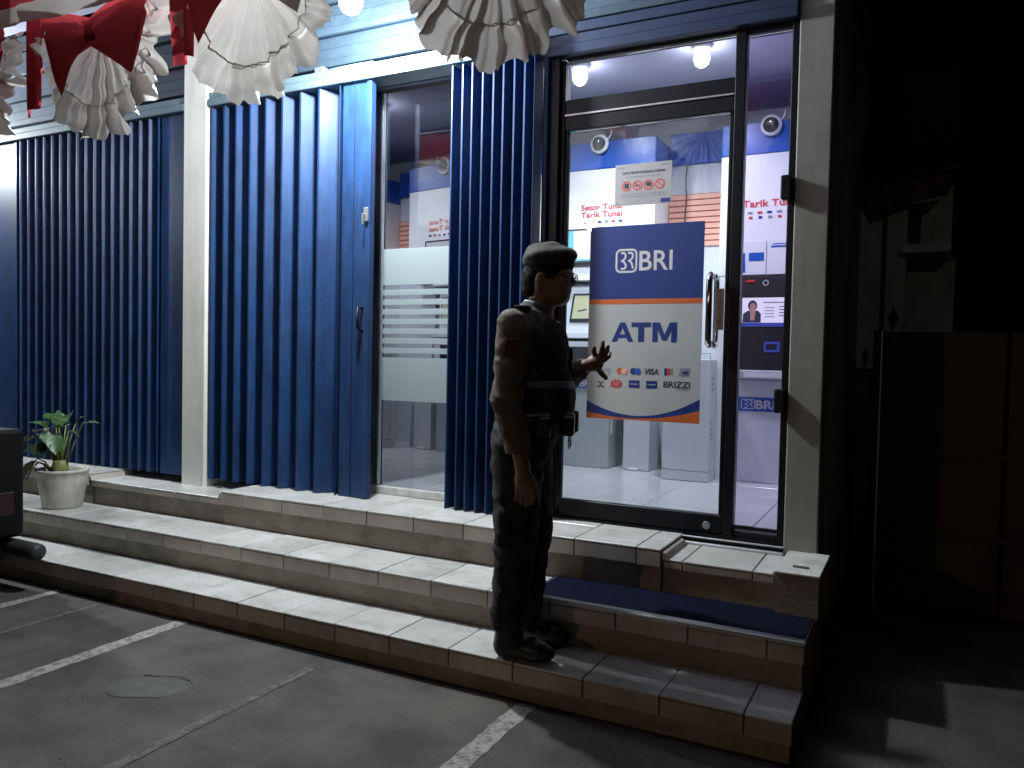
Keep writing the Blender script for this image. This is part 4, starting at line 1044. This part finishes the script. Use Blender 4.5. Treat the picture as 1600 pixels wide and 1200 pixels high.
# raised hand: open palm towards the door, fingers up and forward, thumb low
fw_ = np.array(FW); pc = fw_+(.045, .012, .018)
B.cap(fw_, pc, .026, .028, .02); B.ell(pc, (.034, .020, .036), .015, .5)
finger(B, [pc+(.000, -.006, .026), pc+(-.006, -.014, .052), pc+(-.004, -.020, .066)], .011, .009)
finger(B, [pc+(.018, .000, .030), pc+(.028, -.004, .066), pc+(.031, -.006, .090)], .0112, .0092)
finger(B, [pc+(.030, .008, .022), pc+(.048, .006, .050), pc+(.052, .004, .072)], .011, .009)
finger(B, [pc+(.034, .016, .008), pc+(.054, .024, .026), pc+(.060, .030, .046)], .0088, .007)
finger(B, [pc+(.010, -.010, -.024), pc+(.032, -.014, -.048), pc+(.048, -.012, -.064)], .0125, .010)
body = pm('body', B, M['skin'])
hairf = head(Field((-.08, -.12, 1.44), (.2, .12, 1.72), .0055), .005); hairf.cap((.0, 0, 1.52), (.01, 0, 1.56), .05, .06, .03); hairf.wrinkle(.003, 90, 1)
hairf.cut(2, 1.495, '>'); hairf.cutcap((.165, -.2, 1.53), (.165, .2, 1.53), .075); hairf.cutcap((.10, -.2, 1.50), (.10, .2, 1.50), .055)
pm('hair', hairf, M['hair'])
for sg in (-1, 1):
    mb = MB(); mb.lathe([(.001, -.011), (.008, -.008), (.011, 0), (.008, .008), (.001, .011)], (.142, sg*.031, 1.573), 10)
    pm('eye', mb.mesh('eye', M['eye'], True), None)
# shirt
S1 = Field((-.22, -.36, .86), (.34, .36, 1.52), H)
S1.ell((.01, 0, 1.27), (.122, .185, .165), .05); S1.ell((.022, 0, 1.08), (.135, .165, .18), .06)
S1.cap((.0, -.10, 1.39), (.0, .10, 1.39), .055, .055, .05); S1.cap((.002, 0, 1.40), (.018, 0, 1.452), .070, .063, .015)
S1.cap(NS, NE, .066, .060, .035); S1.cap(NE, (NW_[0]-.005, NW_[1], NW_[2]+.02), .060, .047, .02)
S1.cap(FS, FE, .066, .060, .035); S1.cap(FE, (FW[0]-.02, FW[1]+.01, FW[2]-.012), .058, .044, .02)
S1.wrinkle(.0045, 30, 1.0).wrinkle(.0025, 62, 2.2); S1.cutcap((-.2, 0, 1.53), (.2, 0, 1.56), .075)
pm('shirt', S1, M['shirt'])
col_ = MB(); col_.tube([(.02+.068*math.cos(a)-.02*math.cos(a), .064*math.sin(a), 1.455+.012*math.cos(a+math.pi)) for a in [RAD(35+k*29) for k in range(11)]], [.016]*11, 8)
pm('collar', col_.mesh('collar', M['refl'], True), None)
# vest
V1 = Field((-.24, -.26, .94), (.26, .26, 1.50), H)
V1.ell((.008, 0, 1.27), (.145, .185, .170), .05); V1.ell((.028, 0, 1.07), (.158, .180, .17), .06)
V1.cap((-.01, -.115, 1.395), (.0, -.05, 1.43), .050, .045, .03); V1.cap((-.01, .115, 1.395), (.0, .05, 1.43), .050, .045, .03)
V1.wrinkle(.003, 34, 3.0); V1.cut(2, .975, '>'); V1.cutcap((.06, 0, 1.44), (.22, 0, 1.50), .075); V1.cutcap((-.035, -.27, 1.30), (-.035, -.20, 1.36), .085); V1.cutcap((0, .27, 1.30), (0, .20, 1.36), .085)
vest = pm('vest', V1, M['vest'])
def band_(name, z, ru, rw, cu, m, r=.012, a0=0, a1=360, n=40, sq=1.6, rz=0):
    mb = MB(); pts = [(cu+ru*math.cos(RAD(a0+(a1-a0)*i/n)), rw*math.sin(RAD(a0+(a1-a0)*i/n)), z+rz*math.cos(RAD(a0+(a1-a0)*i/n))) for i in range(n+1)]
    v = []; f = []
    for (x, y, zz) in pts: v += [(x, y, zz-r*sq), (x, y, zz+r*sq)]
    for i in range(n): f.append((2*i, 2*i+2, 2*i+3, 2*i+1))
    mb.add(v, f); o = pm(name, mb.mesh(name, m, True), None); sm_ = o.modifiers.new('thick', 'SOLIDIFY'); sm_.thickness = .004; return o
def shell(src, name, off, z0, z1, m, umax=None):
    f = Field(src.lo, src.lo+(np.array(src.n)-1)*src.h, src.h); f.n = src.n; f.d = (src.d-off).astype(np.float32)
    f.cut(2, z0, '>'); f.cut(2, z1, '<')
    if umax is not None: f.cut(0, umax, '<')
    pm(name, f, m)
shell(V1, 'reflective_tape', .005, 1.118, 1.148, M['refl']); shell(V1, 'side_panel', .0045, 1.165, 1.30, M['orange'], -.075); shell(V1, 'side_panel', .0045, 1.005, 1.10, M['orange'], -.085)
for wa, wb in ((-.16, -.06), (.05, .15)):
    f = Field(V1.lo, V1.lo+(np.array(V1.n)-1)*V1.h, V1.h); f.n = V1.n; f.d = (V1.d-.014).astype(np.float32)
    f.cut(2, 1.185, '>'); f.cut(2, 1.285, '<'); f.cut(0, .02, '>'); f.cut(1, wa, '>'); f.cut(1, wb, '<'); pm('pocket', f, M['vest'])
shell(V1, 'zip', .006, .99, 1.36, M['refl']) if False else None
band_('belt', .985, .160, .186, .012, M['boot'], .020)
for a in (-20, -62, 28):
    x, y = .012+.165*math.cos(RAD(a)), .19*math.sin(RAD(a))
    mb = MB(); mb.box(x-.03, x+.03, y-.022, y+.022, .925, 1.02, .008); pm('pouch', mb.mesh('pouch', M['boot']), None)
    mb = MB(); mb.box(x-.006, x+.032, y-.024, y-.0225, 1.0, 1.008); pm('buckle', mb.mesh('buckle', M['chrome']), None)
mb = MB()
for q in range(2): mb.tube([(.175+.004*q, -.03-.03*q+.026*math.cos(t), .93+.028*math.sin(t)-.03*q) for t in [k*.524 for k in range(13)]], .004, 6)
pm('handcuffs', mb.mesh('handcuffs', M['chrome'], True), None)
mb = MB(); mb.box(-.05, .02, -.268, -.2605, 1.24, 1.31, .002); pm('arm_patch', mb.mesh('arm_patch', M['patch']), None)
for sg in (-1, 1):
    mb = MB(); mb.box(-.035, .02, sg*.15-.04, sg*.15+.04, 1.436, 1.446, .003); pm('epaulette', mb.mesh('epaulette', M['vest']), None)
# trousers
T_ = Field((-.24, -.28, .08), (.24, .28, 1.04), H)
T_.ell((-.018, 0, .94), (.138, .172, .12), .05)
for h_, k_, a_, sg in zip(HIP, KN, AN, (-1, 1)):
    T_.cap((h_[0], h_[1], .88), (k_[0]-.005, k_[1], k_[2]), .112, .086, .04); T_.cap((k_[0]-.008, k_[1], k_[2]), (a_[0]-.01, a_[1], .15), .085, .070, .02)
    T_.cap((-.055, sg*.165, .60), (-.055, sg*.165, .50), .040, .042, .025)       # cargo pocket
T_.ell((.06, -.10, .90), (.06, .07, .07), .03)
T_.wrinkle(.006, 24, .5).wrinkle(.003, 55, 1.5); T_.cut(2, .125, '>'); T_.cut(2, 1.0, '<')
pm('trousers', T_, M['trousers'])
for a_ in AN:
    Bf = Field((-.16, a_[1]-.09, -.01), (.22, a_[1]+.09, .22), .005)
    Bf.cap((a_[0]-.005, a_[1], .20), (a_[0]-.005, a_[1], .07), .060, .056, .01); Bf.cap((a_[0]-.015, a_[1], .05), (a_[0]+.10, a_[1], .05), .046, .046, .03)
    Bf.ell((a_[0]+.13, a_[1], .04), (.062, .046, .040), .03); Bf.cut(2, .002, '>'); Bf.cut(2, .19, '<')
    pm('boot', Bf, M['boot'])
# beret with its brim drooping over the forehead
Be = Field((-.10, -.16, 1.58), (.24, .16, 1.76), .005)
Be.ell((.062, 0, 1.655), (.108, .108, .048), .02, .10); Be.ell((.116, -.01, 1.652), (.060, .080, .028), .03, .30); Be.cap((.0, -.02, 1.675), (.08, -.02, 1.688), .03, .03, .03)
Be.ell((.062, 0, 1.625), (.104, .086, .030), .02); Be.wrinkle(.0025, 40, 2); Be.cut(2, 1.612, '>')
pm('beret', Be, M['beret'])
gl = MB()
for sg in (-1, 1):
    gl.tube([(.176-.010*abs(math.cos(t)+sg*.6)*0-.006*(1-math.cos(t*0)), sg*.034+.021*math.cos(t), 1.570+.017*math.sin(t)) for t in [k*math.pi/8 for k in range(17)]], .0018, 6)
    gl.tube([(.174, sg*.055, 1.574), (.12, sg*.078, 1.576), (.05, sg*.084, 1.573), (.035, sg*.084, 1.555)], .0018, 6)
gl.tube([(.176, -.012, 1.573), (.180, 0, 1.576), (.176, .012, 1.573)], .0018, 6)
glo = pm('glasses', gl.mesh('glasses', M['black'], True), None)

bpy.context.view_layer.update()
